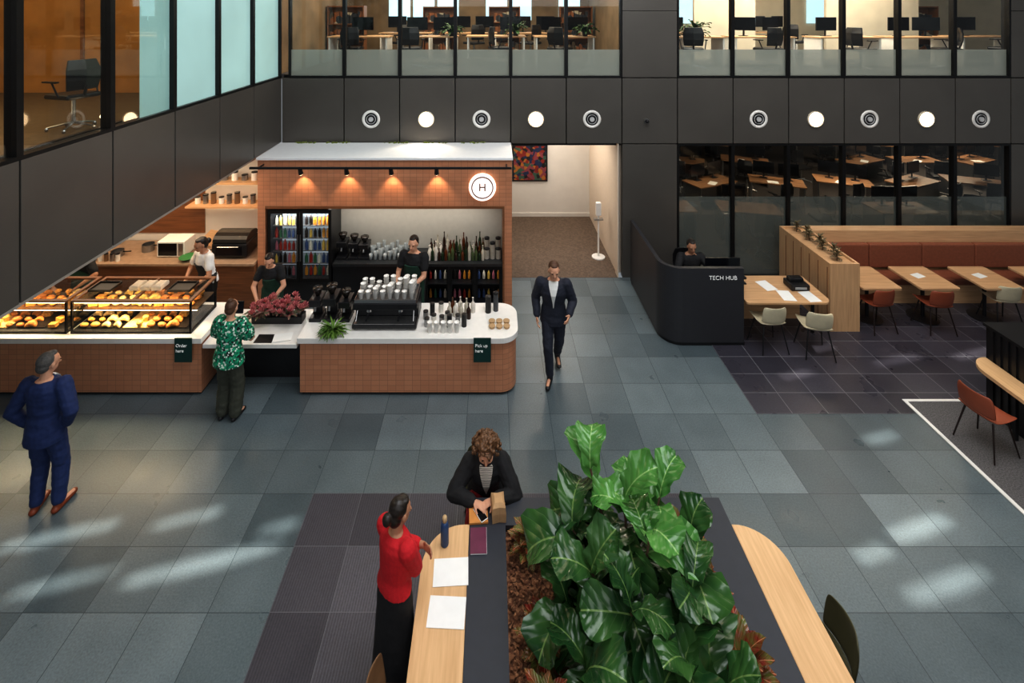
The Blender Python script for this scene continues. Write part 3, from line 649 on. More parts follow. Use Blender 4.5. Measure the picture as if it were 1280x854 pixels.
def fig():
    t=thing('fiddle_leaf_fig','large fiddle leaf fig with big glossy leaves in planter','plant',(1.1,3.75,.70))
    O=V((1.1,3.75,.70)); st=MB(); lf=LMB(); yg=LMB(); rn=random.Random(21)
    tips=[(.84,4.12,1.70),(1.08,3.95,1.60),(1.38,3.98,1.60),(.66,3.95,1.36),(1.58,3.82,1.38),(1.2,3.68,1.60),(.74,3.62,1.40),(1.45,3.5,1.42),(.98,3.4,1.38),(1.3,3.2,1.24),(.64,3.3,1.05),(1.52,3.2,1.05),(1.02,3.05,1.05),(.58,3.72,1.02)]
    for ti,(x,y,z) in enumerate(tips):
        tip=V((x,y,z))-O; b=V((tip.x*.25,tip.y*.3,0)); mid=(tip+b)/2+V((0,0,.12))
        st.cyl(b,mid,.02,.014,n=8); st.cyl(mid,tip,.014,.008,n=8)
        nl=8
        for k in range(nl):
            f=.3+.7*k/(nl-1); a=k*2.4+ti*1.3
            p=mid.lerp(tip,max(0,(f-.5)*2)) if f>.5 else b.lerp(mid,f*2)
            el=(.65+.35*(k-nl+3)) if k>nl-4 else rn.uniform(-.2,.4)
            dd=V((math.cos(a),math.sin(a),0)); outw=V((tip.x,tip.y,0)); dd=(dd+outw*.3).normalized()
            dd=dd*math.cos(el)+V((0,0,1))*math.sin(el)
            L=rn.uniform(.38,.52)*(1 if k<nl-2 else .82)
            leaf(yg if (k>=nl-3 and ti in (0,1,2,5)) else lf,p,dd,V((0,0,1))+V((rn.uniform(-.4,.4),rn.uniform(-.7,.1),0)),L,L*rn.uniform(.68,.84),rn.uniform(1.0,2.2),cup=rn.uniform(.1,.5),wave=.03,M=9,roll=rn.uniform(-.5,.5))
    obj(st,'plant_stem',BARK,parent=t,smooth=True)
    obj(lf,'foliage',FIG,parent=t,smooth=True); obj(yg,'young_foliage',FIGY,parent=t,smooth=True)
fig()
def croton(loc,label,n=26,L=.2,m=CROT,name='croton_plant'):
    t=thing(name,label,'plant',loc); lf=LMB(); st=MB().cyl((0,0,-.02),(0,0,.16),.01,.006,n=6)
    for k in range(n):
        a=k*2.4; f=k/n; el=.1+1.2*f
        dd=V((math.cos(a)*math.cos(el),math.sin(a)*math.cos(el),math.sin(el)))
        leaf(lf,(0,0,.04+.12*f),dd,V((0,0,1)),L*random.uniform(.8,1.15),L*.46,random.uniform(.5,1.2),wave=.008,prof=PNARROW)
    obj(st,'plant_stem',BARK,parent=t); obj(lf,'foliage',m,parent=t,smooth=True)
croton((.34,4.36,.71),'red and green croton plant in bark mulch',30,.2); croton((.40,3.66,.71),'reddish croton plant beside the fig',34,.23); croton((.36,3.30,.71),'red and green croton plant near planter edge',26,.2)
croton((1.70,4.32,.71),'orange-red croton plant behind the fig',28,.24); croton((1.80,3.50,.71),'orange-red croton plant in planter',36,.28)
croton((1.76,3.0,.71),'red croton plant in planter',26,.24); croton((1.76,3.95,.71),'red and green croton beside the fig',26,.2)
# ---------------------------------------------------------------- communal table
t=thing('communal_table','long oak and charcoal communal table with central planter','table')
Y0=1.2
for nm,po in (('oak_top',rrect(-.62,Y0,-.213,4.57,(.1,0,0,.36),12)),('oak_top',rrect(2.263,Y0,2.62,4.57,(0,.1,.34,0),12))):
    obj(MB().prism(po,.70,.75),nm,OAK,parent=t,bevel=.004)
obj(MB().box(-.21,Y0,.71,.127,4.82,.75).box(1.92,Y0,.71,2.26,4.82,.75).box(.127,4.56,.71,1.92,4.82,.75).box(.127,Y0,.71,1.92,1.5,.75),'charcoal_top',CHAR,parent=t)
obj(MB().box(.09,1.3,0,.125,4.6,.71).box(1.922,1.3,0,1.96,4.6,.71).box(.125,4.56,0,1.922,4.6,.71).box(.125,1.3,0,1.922,1.34,.71).box(.125,1.34,.5,1.922,4.56,.55),'planter_box',BLACK,parent=t)
for x in (-.45,2.45):
    for y in (4.1,2.9,1.7): obj(MB().box(x-.02,y-.02,0,x+.02,y+.02,.70),'leg',BLACK,parent=t)
MUL=vor('bark_mulch',[(.46,.30,.21),(.58,.40,.28),(.38,.25,.17),(.66,.48,.35)],38,.9,bump=1)
mb=MB(); nx,ny=50,80
for j in range(ny+1):
    for i in range(nx+1):
        x=.127+1.79*i/nx; y=1.36+3.19*j/ny; mb.v.append((x,y,.70+.02*noise.noise(V((x*14,y*14,0)))))
for j in range(ny):
    for i in range(nx): a=j*(nx+1)+i; mb.f.append((a,a+1,a+nx+2,a+nx+1))
for k in range(1800):
    x=random.uniform(.15,.8) if k<1300 else random.uniform(.15,1.9); y=random.uniform(2.9,4.53); a=random.uniform(0,pi); l=random.uniform(.01,.028); w_=.008
    c,s=math.cos(a),math.sin(a); z=.715+random.uniform(0,.012); tl=random.uniform(-.01,.01)
    mb.add([(x-c*l-s*w_,y-s*l+c*w_,z-tl),(x+c*l-s*w_,y+s*l+c*w_,z+tl),(x+c*l+s*w_,y+s*l-c*w_,z+tl),(x-c*l+s*w_,y-s*l-c*w_,z-tl)],[(0,1,2,3)])
obj(mb,'bark_mulch',MUL,label='brown bark mulch filling the planter',cat='mulch',kind='stuff')
for i,(x,y,r) in enumerate(((-.355,4.18,.05),(-.365,3.90,-.04))):
    mb=MB()
    for j in range(3): mb.box(-.15,-.105,.0005+j*.0012,.15,.105,.0012+j*.0012)
    obj(mb,'paper_sheet',PAPER,loc=(x,y,.751),rot=(0,0,r),label='loose white paper sheets on the oak table',cat='paper',group='papers on the communal table')
t=thing('notebook','maroon notebook on charcoal table top','notebook',(-.125,4.42,.751),.03)
obj(MB().box(-.075,-.11,0,.075,.11,.014),'cover',mat('maroon_cover',(.44,.21,.31),.5),parent=t,bevel=.003)
obj(MB().box(-.07,-.1105,.003,.077,.1105,.011),'page_block',PAPER,parent=t)
t=thing('water_bottle','navy blue insulated bottle with steel cap','bottle',(-.43,4.40,.751))
obj(MB().lathe([(.001,0),(.035,0),(.037,.008),(.037,.17),(.03,.195),(.02,.205)],n=20),'bottle_body',mat('navy_bottle',(.17,.28,.44),.35),parent=t,smooth=True)
obj(MB().lathe([(.021,.205),(.022,.235),(.018,.25),(.001,.252)],n=16),'bottle_cap',mat('oak_cap',(.75,.65,.5),.4),parent=t,smooth=True)
obj(MB().box(-.09,-.075,0,.09,.075,.02),'pastry_box',mat('kraft_tan',(.80,.56,.30),.6),loc=(-.13,4.64,.751),rot=(0,0,.06),bevel=.003,label='flat tan pastry box on charcoal table top',cat='box')
t=thing('smartphone','smartphone with dark screen lying on the box','phone',(-.11,4.64,.772),.6)
obj(MB().box(-.037,-.075,0,.037,.075,.008),'phone_body',PAPER,parent=t,bevel=.003); obj(MB().box(-.033,-.07,.008,.033,.07,.009),'phone_screen',SCREEN,parent=t)
paperbag((.06,4.66,.751),.13,.17,.16,mat('bag_kraft',(.76,.62,.46),.7),'brown kraft paper bag standing on the table',.1)
# ---------------------------------------------------------------- chairs
def shell_mesh():
    mb=MB()
    path=[(.22,.44,.19),(.20,.455,.215),(.10,.45,.225),(0,.44,.225),(-.1,.44,.22),(-.17,.455,.215),(-.205,.50,.205),(-.22,.57,.205),(-.235,.66,.21),(-.245,.74,.20),(-.25,.78,.17)]
    M=9
    for (y,z,w_) in path:
        for j in range(M):
            a=-1+2*j/(M-1); up=.035*abs(a)**3 if z<.5 else 0; fw=.06*abs(a)**2.2 if z>=.47 else 0
            mb.v.append((a*w_,y+fw,z+up))
    return mb
def chair(loc,rz,m,label,legm=BLACK):
    t=thing('shell_chair',label,'chair',loc,rz)
    full=shell_mesh(); M=9; k=6
    for nm,a,b in (('seat',0,k),('backrest',k,10)):
        s=MB(); s.v=full.v[a*M:(b+1)*M]
        for i in range(b-a):
            for j in range(M-1): s.f.append((i*M+j,i*M+j+1,(i+1)*M+j+1,(i+1)*M+j))
        o=obj(s,nm,m,parent=t,smooth=True); md=o.modifiers.new('s','SOLIDIFY'); md.thickness=.014; md2=o.modifiers.new('ss','SUBSURF'); md2.levels=1; md2.render_levels=1
    for sx in (-1,1):
        for sy in (-1,1): obj(MB().caps((sx*.15,sy*.12,.43),(sx*.22,sy*.21,.012),.012,.009,n=8),'leg',legm,parent=t,smooth=True)
    return t
LEGR=mat('dark_leg',(.16,.11,.10),.4)
chair((4.6,8.06,.006),.05,BEIGE,'beige shell chair with dark legs at oak desk'); chair((5.28,7.92,.006),-.15,BEIGE,'beige shell chair pulled slightly from oak desk')
chair((6.78,8.55,.006),.1,RUST,'rust shell chair tucked under cafe table',LEGR); chair((7.78,8.52,.006),-.05,RUST,'rust shell chair at cafe table',LEGR); chair((9.1,8.66,.006),-.1,BEIGE,'beige shell chair at cafe table')
chair((6.33,6.2,.014),-1.35,RUST,'rust shell chair on grey carpet at oak table',LEGR)
chair((-.66,3.46,.006),-1.6,TAN,'brown shell chair tucked against communal table'); chair((2.60,3.85,.0),1.5,OLIVE,'olive shell chair tucked against communal table')
chair((-.08,5.17,.006),pi,OLIVE,'olive shell chair under the seated person')
chair((6.3,5.1,.014),-1.6,RUST,'rust shell chair beside oak table',LEGR)
# ---------------------------------------------------------------- tech hub
t=thing('reception_desk','curved graphite reception desk reading TECH HUB','desk')
r=.34; x0,x1,ya,yb=2.85,4.21,8.08,9.96
out=[(x0,yb),(x0,ya+r)]+[(x0+r-r*math.cos(a*pi/2/12),ya+r-r*math.sin(a*pi/2/12)) for a in range(1,13)]+[(x1,ya)]
th=.07; r2=r-th
inn=[(x0+th,yb),(x0+th,ya+r)]+[(x0+r-r2*math.cos(a*pi/2/12),ya+r-r2*math.sin(a*pi/2/12)) for a in range(1,13)]+[(x1,ya+th)]
def strip(o,i,z0,z1):
    return MB().loft([[(p[0],p[1],z0),(p[0],p[1],z1),(q[0],q[1],z1),(q[0],q[1],z0)] for p,q in zip(o,i)])
obj(strip(out,inn,.06,1.3),'curved_panel',HUBM,parent=t)
obj(strip([(p[0]+.02,p[1]+(.02 if k>1 else 0)) for k,p in enumerate(out)],inn,0,.06),'kick_plate',BLACK,parent=t)
obj(MB().box(3.0,8.16,.72,4.18,8.72,.76).box(4.14,8.16,0,4.21,8.72,1.05),'work_surface',BLACK,parent=t)
text('TECH HUB',.098,(3.86,8.076,1.14),LIT,t,off=-.001)
t=thing('monitor','black flat monitor on reception desk','monitor',(4.0,8.4,.761))
obj(MB().box(-.12,-.08,0,.12,.08,.015).box(-.02,.0,.015,.02,.02,.2),'monitor_stand',BLACK,parent=t); obj(MB().box(-.3,-.02,.16,.3,.01,.56),'monitor_screen',SCREEN,parent=t,bevel=.005)
obj(MB().box(-.1,-.15,0,.1,.15,.004),'paper_sheet',PAPER,loc=(3.35,8.5,.761),label='white paper on reception desk',cat='paper')
t=thing('oak_desk','oak work desk with rounded corners beside reception','desk')
obj(MB().prism(rrect(4.25,8.05,5.68,8.88,(.05,.14,.05,.05)),.71,.745),'desk_top',OAKX,parent=t,bevel=.004)
obj(MB().box(4.3,8.8,0,5.6,8.83,.7),'modesty_panel',OAKX,parent=t)
for x in (4.32,5.58): obj(MB().box(x-.02,8.4,0,x+.02,8.44,.71),'leg',BLACK,parent=t)
t=thing('desk_printer','small black label printer on oak desk','printer',(5.35,8.5,.75))
obj(MB().box(-.16,-.13,0,.16,.13,.1).box(-.12,-.02,.1,.12,.1,.16),'printer_body',BLACK,parent=t,bevel=.015); obj(MB().box(-.1,-.135,.03,.1,-.12,.07),'paper_slot',STEEL,parent=t)
for x,y,rz in ((4.85,8.55,.2),(5.02,8.25,-.1),(5.4,8.22,.1)): obj(MB().box(-.105,-.15,0,.105,.15,.004),'paper_sheet',PAPER,loc=(x,y,.7455),rot=(0,0,rz),label='white paper sheet on oak desk',cat='paper',group='papers on the oak desk')
machine((4.45,8.68,.746),.14,.2,.18,'small black desk telephone','desk_phone')
t=thing('oak_partition','oak panelled divider with planting trough on top','planter')
obj(MB().box(5.9,8.44,0.006,5.94,9.93,1.19).box(6.38,8.44,0.006,6.42,9.93,1.19).box(5.94,8.44,0.006,6.38,8.48,1.19).box(5.94,9.89,0.006,6.38,9.93,1.19).box(5.94,8.48,1.0,6.38,9.89,1.10),'divider_body',OAKZ,parent=t)
mb=MB()
for k in range(6): mb.box(5.893,8.5+k*.24,.1,5.9,8.51+k*.24,1.1)
obj(mb,'panel_groove',WALN,parent=t)
obj(MB().box(5.94,8.48,1.101,6.38,9.89,1.15),'soil',OAKX,parent=t)
GREYG=leafmat('sage_leaf',(.38,.38,.27),(.55,.44,.32),(.62,.57,.44),True)
for i in range(7): croton((6.15+.08*(i%2),8.62+i*.19,1.15),'small bronze and sage plant in oak trough',14,.11,GREYG,'trough_plant')
t=thing('banquette','oak backed banquette bench with rust leather upholstery','bench')
obj(MB().box(6.43,9.72,0.006,12.8,9.95,1.19),'oak_back',OAKX,parent=t,bevel=.004)
mb=MB(); 
for k in range(6): mb.box(6.45+k*1.05,9.60,.50,6.45+k*1.05+1.04,9.715,.97)
obj(mb,'back_cushion',LEATHER,parent=t,bevel=.025)
mb=MB()
for k in range(6): mb.box(6.45+k*1.05,9.22,.36,6.45+k*1.05+1.04,9.60,.48)
obj(mb,'seat_cushion',LEATHER,parent=t,bevel=.03)
obj(MB().box(6.45,9.26,0.006,12.8,9.6,.355),'bench_base',OAKX,parent=t)
for i,x in enumerate((6.85,7.87,9.0,10.15)):
    t=thing('cafe_table','square oak cafe table with black pedestal','table',(x,8.84,.006),group='cafe tables along the banquette')
    obj(MB().prism(rrect(-.35,-.37,.35,.37,(.04,)*4,4),.70,.735),'table_top',OAKX,parent=t,bevel=.003)
    obj(MB().cyl((0,0,.02),(0,0,.70),.03),'pedestal',BLACK,parent=t); obj(MB().lathe([(.001,0),(.24,0),(.24,.012),(.05,.03),(.001,.03)],n=24),'table_base',BLACK,parent=t)
    if i: obj(MB().box(-.1,-.07,0,.1,.07,.003),'menu_card',PAPER,loc=(x-.05,8.88,.7415),rot=(0,0,.3),label='white menu card on cafe table',cat='card')
t=thing('communal_table','oak communal table wrapped around black slatted planter','table')
obj(MB().prism(rrect(6.62,3.2,6.92,6.78,(.1,0,0,.28),12),.70,.75),'oak_top',OAK,parent=t,bevel=.004)
mb=MB().box(6.94,3.2,.014,9.5,6.78,1.18)
for k in range(36): mb.box(6.92,3.25+k*.098,.1,6.94,3.25+k*.098+.05,1.18)
for k in range(26): mb.box(6.95+k*.098,6.78,.1,6.95+k*.098+.05,6.80,1.18)
mb.box(6.91,3.19,1.18,9.51,6.81,1.22)
obj(mb,'slatted_box',BLACK,parent=t)
for y in (6.3,4.9,3.5): obj(MB().box(6.80,y-.02,.014,6.84,y+.02,.70),'leg',BLACK,parent=t)
# ---------------------------------------------------------------- kitchen
struct(MB().box(-12,9.95,0,-4.42,10.05,2.75),'wall_kitchen',WALLW)
struct(MB().box(-12,9.93,1.05,-5.9,9.95,1.9),'trim_5',WALN)
t=thing('kitchen_bench','timber fronted kitchen bench with pale top','counter')
obj(MB().box(-9.5,8.98,.86,-4.43,9.92,.90),'bench_top',mat('bench_wood_top',(.64,.54,.45),.4),parent=t)
obj(MB().box(-9.5,9.02,0,-4.43,9.9,.86),'bench_base',WALN,parent=t)
area('kitchen_light',(-6.6,8.7,2.70),4.0,60,(1,.80,.58),sy=1.2)
def shelf(z,x0,x1):
    t=thing('wall_shelf','timber wall shelf with warm strip light','shelf')
    obj(MB().box(x0,9.6,z,x1,9.95,z+.035),'shelf_board',OAKX,parent=t); obj(MB().box(x0+.03,9.88,z-.02,x1-.03,9.92,z),'strip_light',GLOW,parent=t)
shelf(1.68,-6.1,-4.5); shelf(2.15,-6.1,-4.5)
for i in range(9): canister((-5.95+i*.16,9.78,1.716),.05,.14+.05*(i%3),[WHITE,STEEL,TAN][i%3],'storage jar on timber wall shelf','jars on the kitchen shelf',name='storage_jar')
for i in range(6): canister((-5.8+i*.2,9.78,2.186),.06,.12+.06*(i%2),[STEEL,WHITE][i%2],'storage jar on upper wall shelf','jars on the upper kitchen shelf',name='storage_jar')
t=thing('microwave','white microwave on kitchen bench','microwave',(-6.13,9.4,.90))
obj(MB().box(-.26,-.18,.01,.26,.18,.3),'microwave_body',WHITE,parent=t,bevel=.01); obj(MB().box(-.23,-.19,.04,.12,-.181,.27),'microwave_door',SCREEN,parent=t); obj(MB().box(.15,-.19,.04,.24,-.181,.27),'control_panel',STEEL,parent=t)
t=thing('oven','black domed countertop oven on kitchen bench','oven',(-4.98,9.4,.90))
obj(MB().box(-.34,-.25,.03,.34,.25,.3),'oven_body',BLACK,parent=t,bevel=.04)
R=[[(x,.24*math.cos(a*pi/8),.31+.14*math.sin(a*pi/8)) for a in range(9)] for x in (-.32,.32)]
obj(MB().loft(R),'oven_hood',mat('dark_hood',(.2,.19,.18),.3,.5),parent=t); obj(MB().box(-.24,-.265,.08,.24,-.252,.24),'oven_door',SCREEN,parent=t); obj(MB().cyl((-.2,-.29,.25),(.2,-.29,.25),.01),'door_handle',CHROME,parent=t)
obj(MB().cyl((0,0,0),(0,.025,0),.17,n=6),'chopping_board',OAKX,loc=(-5.55,9.6,1.09),rot=(-.25,.2,0),label='hexagonal wooden board leaning on wall',cat='board')
def pot(loc,r,h,lab):
    t=thing('cooking_pot',lab,'pot',loc); obj(MB().lathe([(.001,0),(r,0),(r,h),(r*.94,h),(r*.94,.01),(.001,.01)],n=18),'pot_body',STEEL,parent=t)
    obj(MB().cyl((r,0,h*.8),(r+.15,0,h*.85),.01,n=8),'pot_handle',BLACK,parent=t)
for i,(x,y) in enumerate(((-7.2,9.3),(-6.75,9.5),(-7.7,9.4),(-8.2,9.3),(-5.6,9.3))): pot((x,y,.90),.11,.10+.03*(i%3),'steel pot on kitchen bench')
obj(MB().lathe([(.001,0),(.06,0),(.15,.06),(.155,.06),(.14,.05),(.055,.01),(.001,.01)],n=20),'mixing_bowl',mat('green_bowl',(.25,.5,.28),.4),loc=(-5.75,9.15,.90),label='green salad bowl on kitchen bench',cat='bowl',smooth=True)
for i in range(7): canister((-6.7+i*.11-1.0,9.1,.90),.035,.15,[JUG,TAN,STEEL][i%3],'small jar on kitchen bench','jars on the kitchen bench',name='storage_jar')
# flowers
PINK=leafmat('protea_pink',(.76,.36,.42),(.90,.60,.58),(.93,.72,.66),True); PGR=leafmat('eucalypt_leaf',(.36,.42,.32),(.60,.34,.35),(.6,.55,.45),True)
def flowers(loc,lab,n=9,sx=.5,sy=.2):
    t=thing('flower_arrangement',lab,'flowers',loc)
    obj(MB().box(-sx*.85,-.09,0,sx*.85,.09,.11),'trough_vase',BLACK,parent=t,bevel=.01)
    lm=LMB(); sm=MB()
    for k in range(n):
        pm=LMB(); a=k*2.4; rr=math.sqrt((k+.5)/n); c=V((sx*rr*math.cos(a),sy*rr*math.sin(a),random.uniform(.17,.30)))
        sm.cyl((c.x*.8,c.y*.3,.1),c,.005,.004,n=5)
        for q in range(16):
            b=q*2.4; el=.3+q*.075; leaf(pm,c,(math.cos(b)*math.cos(el),math.sin(b)*math.cos(el),math.sin(el)),(0,0,1),.08,.04,-.5,prof=PNARROW,wave=.002)
        obj(pm,'flower_head',PINK,parent=t,smooth=True)
        for q in range(4):
            b=random.uniform(0,6.28); leaf(lm,c-V((0,0,.05)),(math.cos(b),math.sin(b),.4),(0,0,1),.15,.045,.8,prof=PNARROW,wave=.004)
    obj(sm,'flower_stem',BARK,parent=t); obj(lm,'foliage',PGR,parent=t,smooth=True)
flowers((-3.33,7.56,.76),'wide bunch of pink and burgundy native flowers on order counter',34,.46,.20)
t=thing('potted_plant','loose green leafy bunch lying over white counter edge','plant',(-2.33,7.10,CT))
obj(MB().lathe([(.001,0),(.045,0),(.055,.05),(.045,.055),(.001,.05)]),'pot',WHITE,parent=t,smooth=True)
lm=LMB()
for k in range(110):
    b=random.uniform(pi*.85,pi*2.15) if k%3 else random.uniform(0,6.28); el=random.uniform(.1,1.1); leaf(lm,(0,0,.05),(math.cos(b)*math.cos(el),math.sin(b)*math.cos(el),math.sin(el)),(0,0,1),random.uniform(.16,.28),.028,random.uniform(.6,1.7),prof=PNARROW,wave=.004)
obj(lm,'foliage',leafmat('grass_leaf',(.30,.44,.18),(.48,.62,.28),(.5,.66,.34)),parent=t,smooth=True)
t=thing('framed_painting','colourful abstract painting in black frame','painting',(1.03,13.19,1.47))
obj(MB().box(-.48,-.04,-.5,.48,0,.5),'picture_frame',BLACK,parent=t)
obj(MB().box(-.44,-.045,-.46,.44,-.04,.46),'canvas',vor('abstract_paint',[(.50,.16,.12),(.14,.18,.30),(.65,.42,.18),(.12,.10,.10),(.25,.36,.30),(.52,.25,.28)],12,.5),parent=t)
t=thing('sanitiser_stand','slim white hand sanitiser stand in corridor','stand',(2.42,11.0,.003))
obj(MB().lathe([(.001,0),(.15,0),(.15,.02),(.02,.03),(.02,.03)]).cyl((0,0,.02),(0,0,1.1),.02),'stand_pole',WHITE,parent=t)
obj(MB().box(-.06,-.05,.95,.06,.05,1.25),'dispenser',WHITE,parent=t,bevel=.02); obj(MB().box(-.1,-.06,.86,.1,.06,.88),'drip_tray',STEEL,parent=t)
# ---------------------------------------------------------------- office furniture
def desk(loc,rz=0,w=1.5,m=OAKX,lm=WHITE):
    t=thing('office_desk','oak topped office desk','desk',loc,rz,group='office desks')
    obj(MB().box(-w/2,-.35,.70,w/2,.35,.73),'desk_top',m,parent=t)
    for x in (-w/2+.05,w/2-.05): obj(MB().box(x-.02,-.32,0,x+.02,.32,.70),'leg',lm,parent=t)
    return t
def mon(loc,rz=0):
    t=thing('monitor','black computer monitor on office desk','monitor',loc,rz,group='office monitors')
    obj(MB().box(-.1,-.07,0,.1,.07,.012).box(-.02,.02,.012,.02,.04,.25),'monitor_stand',BLACK,parent=t); obj(MB().box(-.27,-.015,.14,.27,.015,.47),'monitor_screen',SCREEN,parent=t); return t
def ochair(loc,rz=0,label='black office swivel chair'):
    t=thing('office_chair',label,'chair',loc,rz,group='office chairs')
    obj(MB().box(-.23,-.22,.44,.23,.23,.51),'seat',BLACK,parent=t,bevel=.03)
    R=[]
    for z,y,w_ in ((.56,-.22,.2),(.7,-.25,.22),(.85,-.25,.22),(.98,-.22,.18)): R.append([(-w_,y+.04,z),(0,y,z),(w_,y+.04,z),(w_,y+.07,z),(0,y+.03,z),(-w_,y+.07,z)])
    obj(MB().loft(R),'backrest',BLACK,parent=t,bevel=.01)
    b=MB().cyl((0,0,.08),(0,0,.44),.025)
    for k in range(5): a=k*2*pi/5; b.cyl((0,0,.1),(.28*math.cos(a),.28*math.sin(a),.05),.018,.012,n=6); b.ell((.28*math.cos(a),.28*math.sin(a),.028),.025,.025,.028,n=8,m=5)
    obj(b,'chair_base',STEEL,parent=t)
    a=MB()
    for s in (-1,1): a.cyl((s*.25,-.1,.48),(s*.28,-.02,.68),.012,n=6); a.box(s*.28-.025,-.12,.68,s*.28+.025,.13,.70)
    a.cyl((0,-.2,.46),(0,-.25,.62),.02,n=6)
    obj(a,'armrest',BLACK,parent=t)
    return t
DK=desk((-3.3,12.2,4.25)); MN=mon((-3.3,12.35,4.98)); OC=ochair((-3.3,11.4,4.25),0)
ru=random.Random(9)
for x,y in ((-1.6,12.2),(.1,12.4),(1.8,12.2),(-2.5,14.2),(-.6,14.2),(1.2,14.2),(4.9,12.0),(6.6,12.0),(8.6,11.9),(10.4,11.9),(12.3,12.2),(4.9,14.4),(8.3,14.6)):
    dup(DK,(x,y,4.25))
    if ru.random()<.75: dup(MN,(x-.3,y+.12,4.98),ru.uniform(-.7,.7))
    if ru.random()<.5: dup(MN,(x+.38,y+.12,4.98),ru.uniform(-.5,.5))
    dup(OC,(x+ru.uniform(-.3,.3),y-.85,4.25),ru.uniform(-1.4,1.4))
DESKD=wood('dark_desk',(.46,.34,.24),(.62,.47,.34),0); 
DK2=desk((4.3,12.1,0),.0,1.4,DESKD,STEEL)
rr_=random.Random(5)
for y in (12.0,13.9,15.9,18):
    for x in (4.4,6.3,8.2,10.1,12.0,13.9)+((15.8,17.7) if y>13 else ())+((19.6,21.5) if y>15 else ()):
        if (x,y)==(4.4,12.0): continue
        q=rr_.random(); xx=x+.1*rr_.uniform(-1,1)
        if q<.12: dup(OC,(xx,y,0),rr_.uniform(0,6)); continue
        rz=rr_.choice((0,.25,.4,-.4,-.2)); dup(DK2,(xx,y,0),rz); c_,s_=math.cos(rz),math.sin(rz)
        for ox in (-.3,.33):
            if rr_.random()<.75: dup(MN,(xx+ox*c_-.15*s_,y+ox*s_+.15*c_,.731),rz+rr_.uniform(-.25,.25))
        dup(OC,(xx+.85*s_,y-.85*c_,0),rz+rr_.uniform(-.8,.8))
        if rr_.random()<.7: obj(MB().box(-.1,-.14,0,.1,.14,.01),'paper_stack',PAPER,loc=(xx-.1*c_+.2*s_,y-.2*c_-.1*s_,.731),rot=(0,0,rr_.uniform(0,3)),label='small stack of paper on office desk',cat='paper',group='papers on office desks')
dup(OC,(-5.15,5.95,4.15),1.3,label='black mesh office chair in amber meeting room',scale=.88)
def oplant(loc,h=.35):
    t=thing('potted_plant','small green potted plant on office desk','plant',loc); obj(MB().lathe([(.001,0),(.06,0),(.08,.13),(.07,.13),(.001,.1)]),'pot',BLACK,parent=t,smooth=True)
    lm=LMB()
    for k in range(30):
        b=k*2.4; el=random.uniform(.1,1.3); leaf(lm,(0,0,.12),(math.cos(b)*math.cos(el),math.sin(b)*math.cos(el),math.sin(el)),(0,0,1),h*random.uniform(.7,1.1),.07,1.2,prof=PNARROW)
    obj(lm,'foliage',FIG,parent=t,smooth=True)
oplant((2.3,11.95,4.98)); oplant((-1.0,12.0,4.98)); oplant((4.95,11.8,4.98),.45); oplant((.6,12.2,4.98))
for i,(x,y) in enumerate(((-4.0,13.2),(-1.7,15.4),(.4,15.4),(2.6,14.9),(3.9,14.9),(12.8,14.4))):
    t=thing('bookcase','tall dark office storage shelf with boxes','bookcase',(x,y,4.25))
    mb=MB().box(-.5,.3,0,.5,.33,1.5).box(-.5,0,0,-.47,.3,1.5).box(.47,0,0,.5,.3,1.5)
    for k in range(4): mb.box(-.47,0,.02+k*.48,.47,.3,.05+k*.48)
    obj(mb,'shelf_frame',WALN,parent=t)
    mb=MB()
    for k in range(3):
        xx=-.44
        while xx<.36:
            w_=random.uniform(.05,.16); mb.box(xx,.06,.051+k*.48,xx+w_,.27,.051+k*.48+random.uniform(.2,.36)); xx+=w_+.02
    obj(mb,'shelf_contents',vor('box_colours',[(.7,.66,.58),(.35,.3,.25),(.55,.35,.22),(.2,.22,.25)],6,.7),parent=t)
for x,y,z in ((-4.75,5.95,4.32),(-5.6,5.35,4.35),(-5.0,4.65,4.42)):  # glowing globes added in place of lights mirrored in the window glass
    t=thing('reflection_globe','small glowing globe standing in for a reflection in the window glass','lamp',(x,y,4.15)); obj(MB().cyl((0,0,0),(0,0,.1),.03),'globe_base',BLACK,parent=t); obj(MB().ell((0,0,.16),.06,.06,.06),'reflection_glow',GLOW,parent=t,smooth=True)
# ---------------------------------------------------------------- people
def remesh(mb,vox,sm=2,wr=0,seed=0):
    o=bpy.data.objects.new('tmp',mb.mesh()); COL.objects.link(o)
    r=o.modifiers.new('r','REMESH'); r.mode='VOXEL'; r.voxel_size=vox
    if sm: s=o.modifiers.new('s','SMOOTH'); s.iterations=sm; s.factor=.5
    bpy.context.view_layer.update()
    me=bpy.data.meshes.new_from_object(o.evaluated_get(bpy.context.evaluated_depsgraph_get())); bpy.data.objects.remove(o)
    if wr:
        nn=[v.normal.copy() for v in me.vertices]
        for v,n in zip(me.vertices,nn):
            p=v.co; k=noise.noise(V((p.x*9+seed,p.y*9,p.z*16)))+.5*noise.noise(V((p.x*22,p.y*22+seed,p.z*30)))
            v.co=p+n*(k*wr)
    for p in me.polygons:p.use_smooth=True
    return me
def ik(a,t,l1,l2,pole):
    d=t-a; L=min(max(d.length,.12),l1+l2-.004); dn=d.normalized(); x=(l1*l1-l2*l2+L*L)/(2*L); hh=math.sqrt(max(0,l1*l1-x*x))
    p=(pole-dn*pole.dot(dn)); p=p.normalized() if p.length>1e-4 else V((0,1,0))
    return a+dn*x+p*hh, a+dn*L
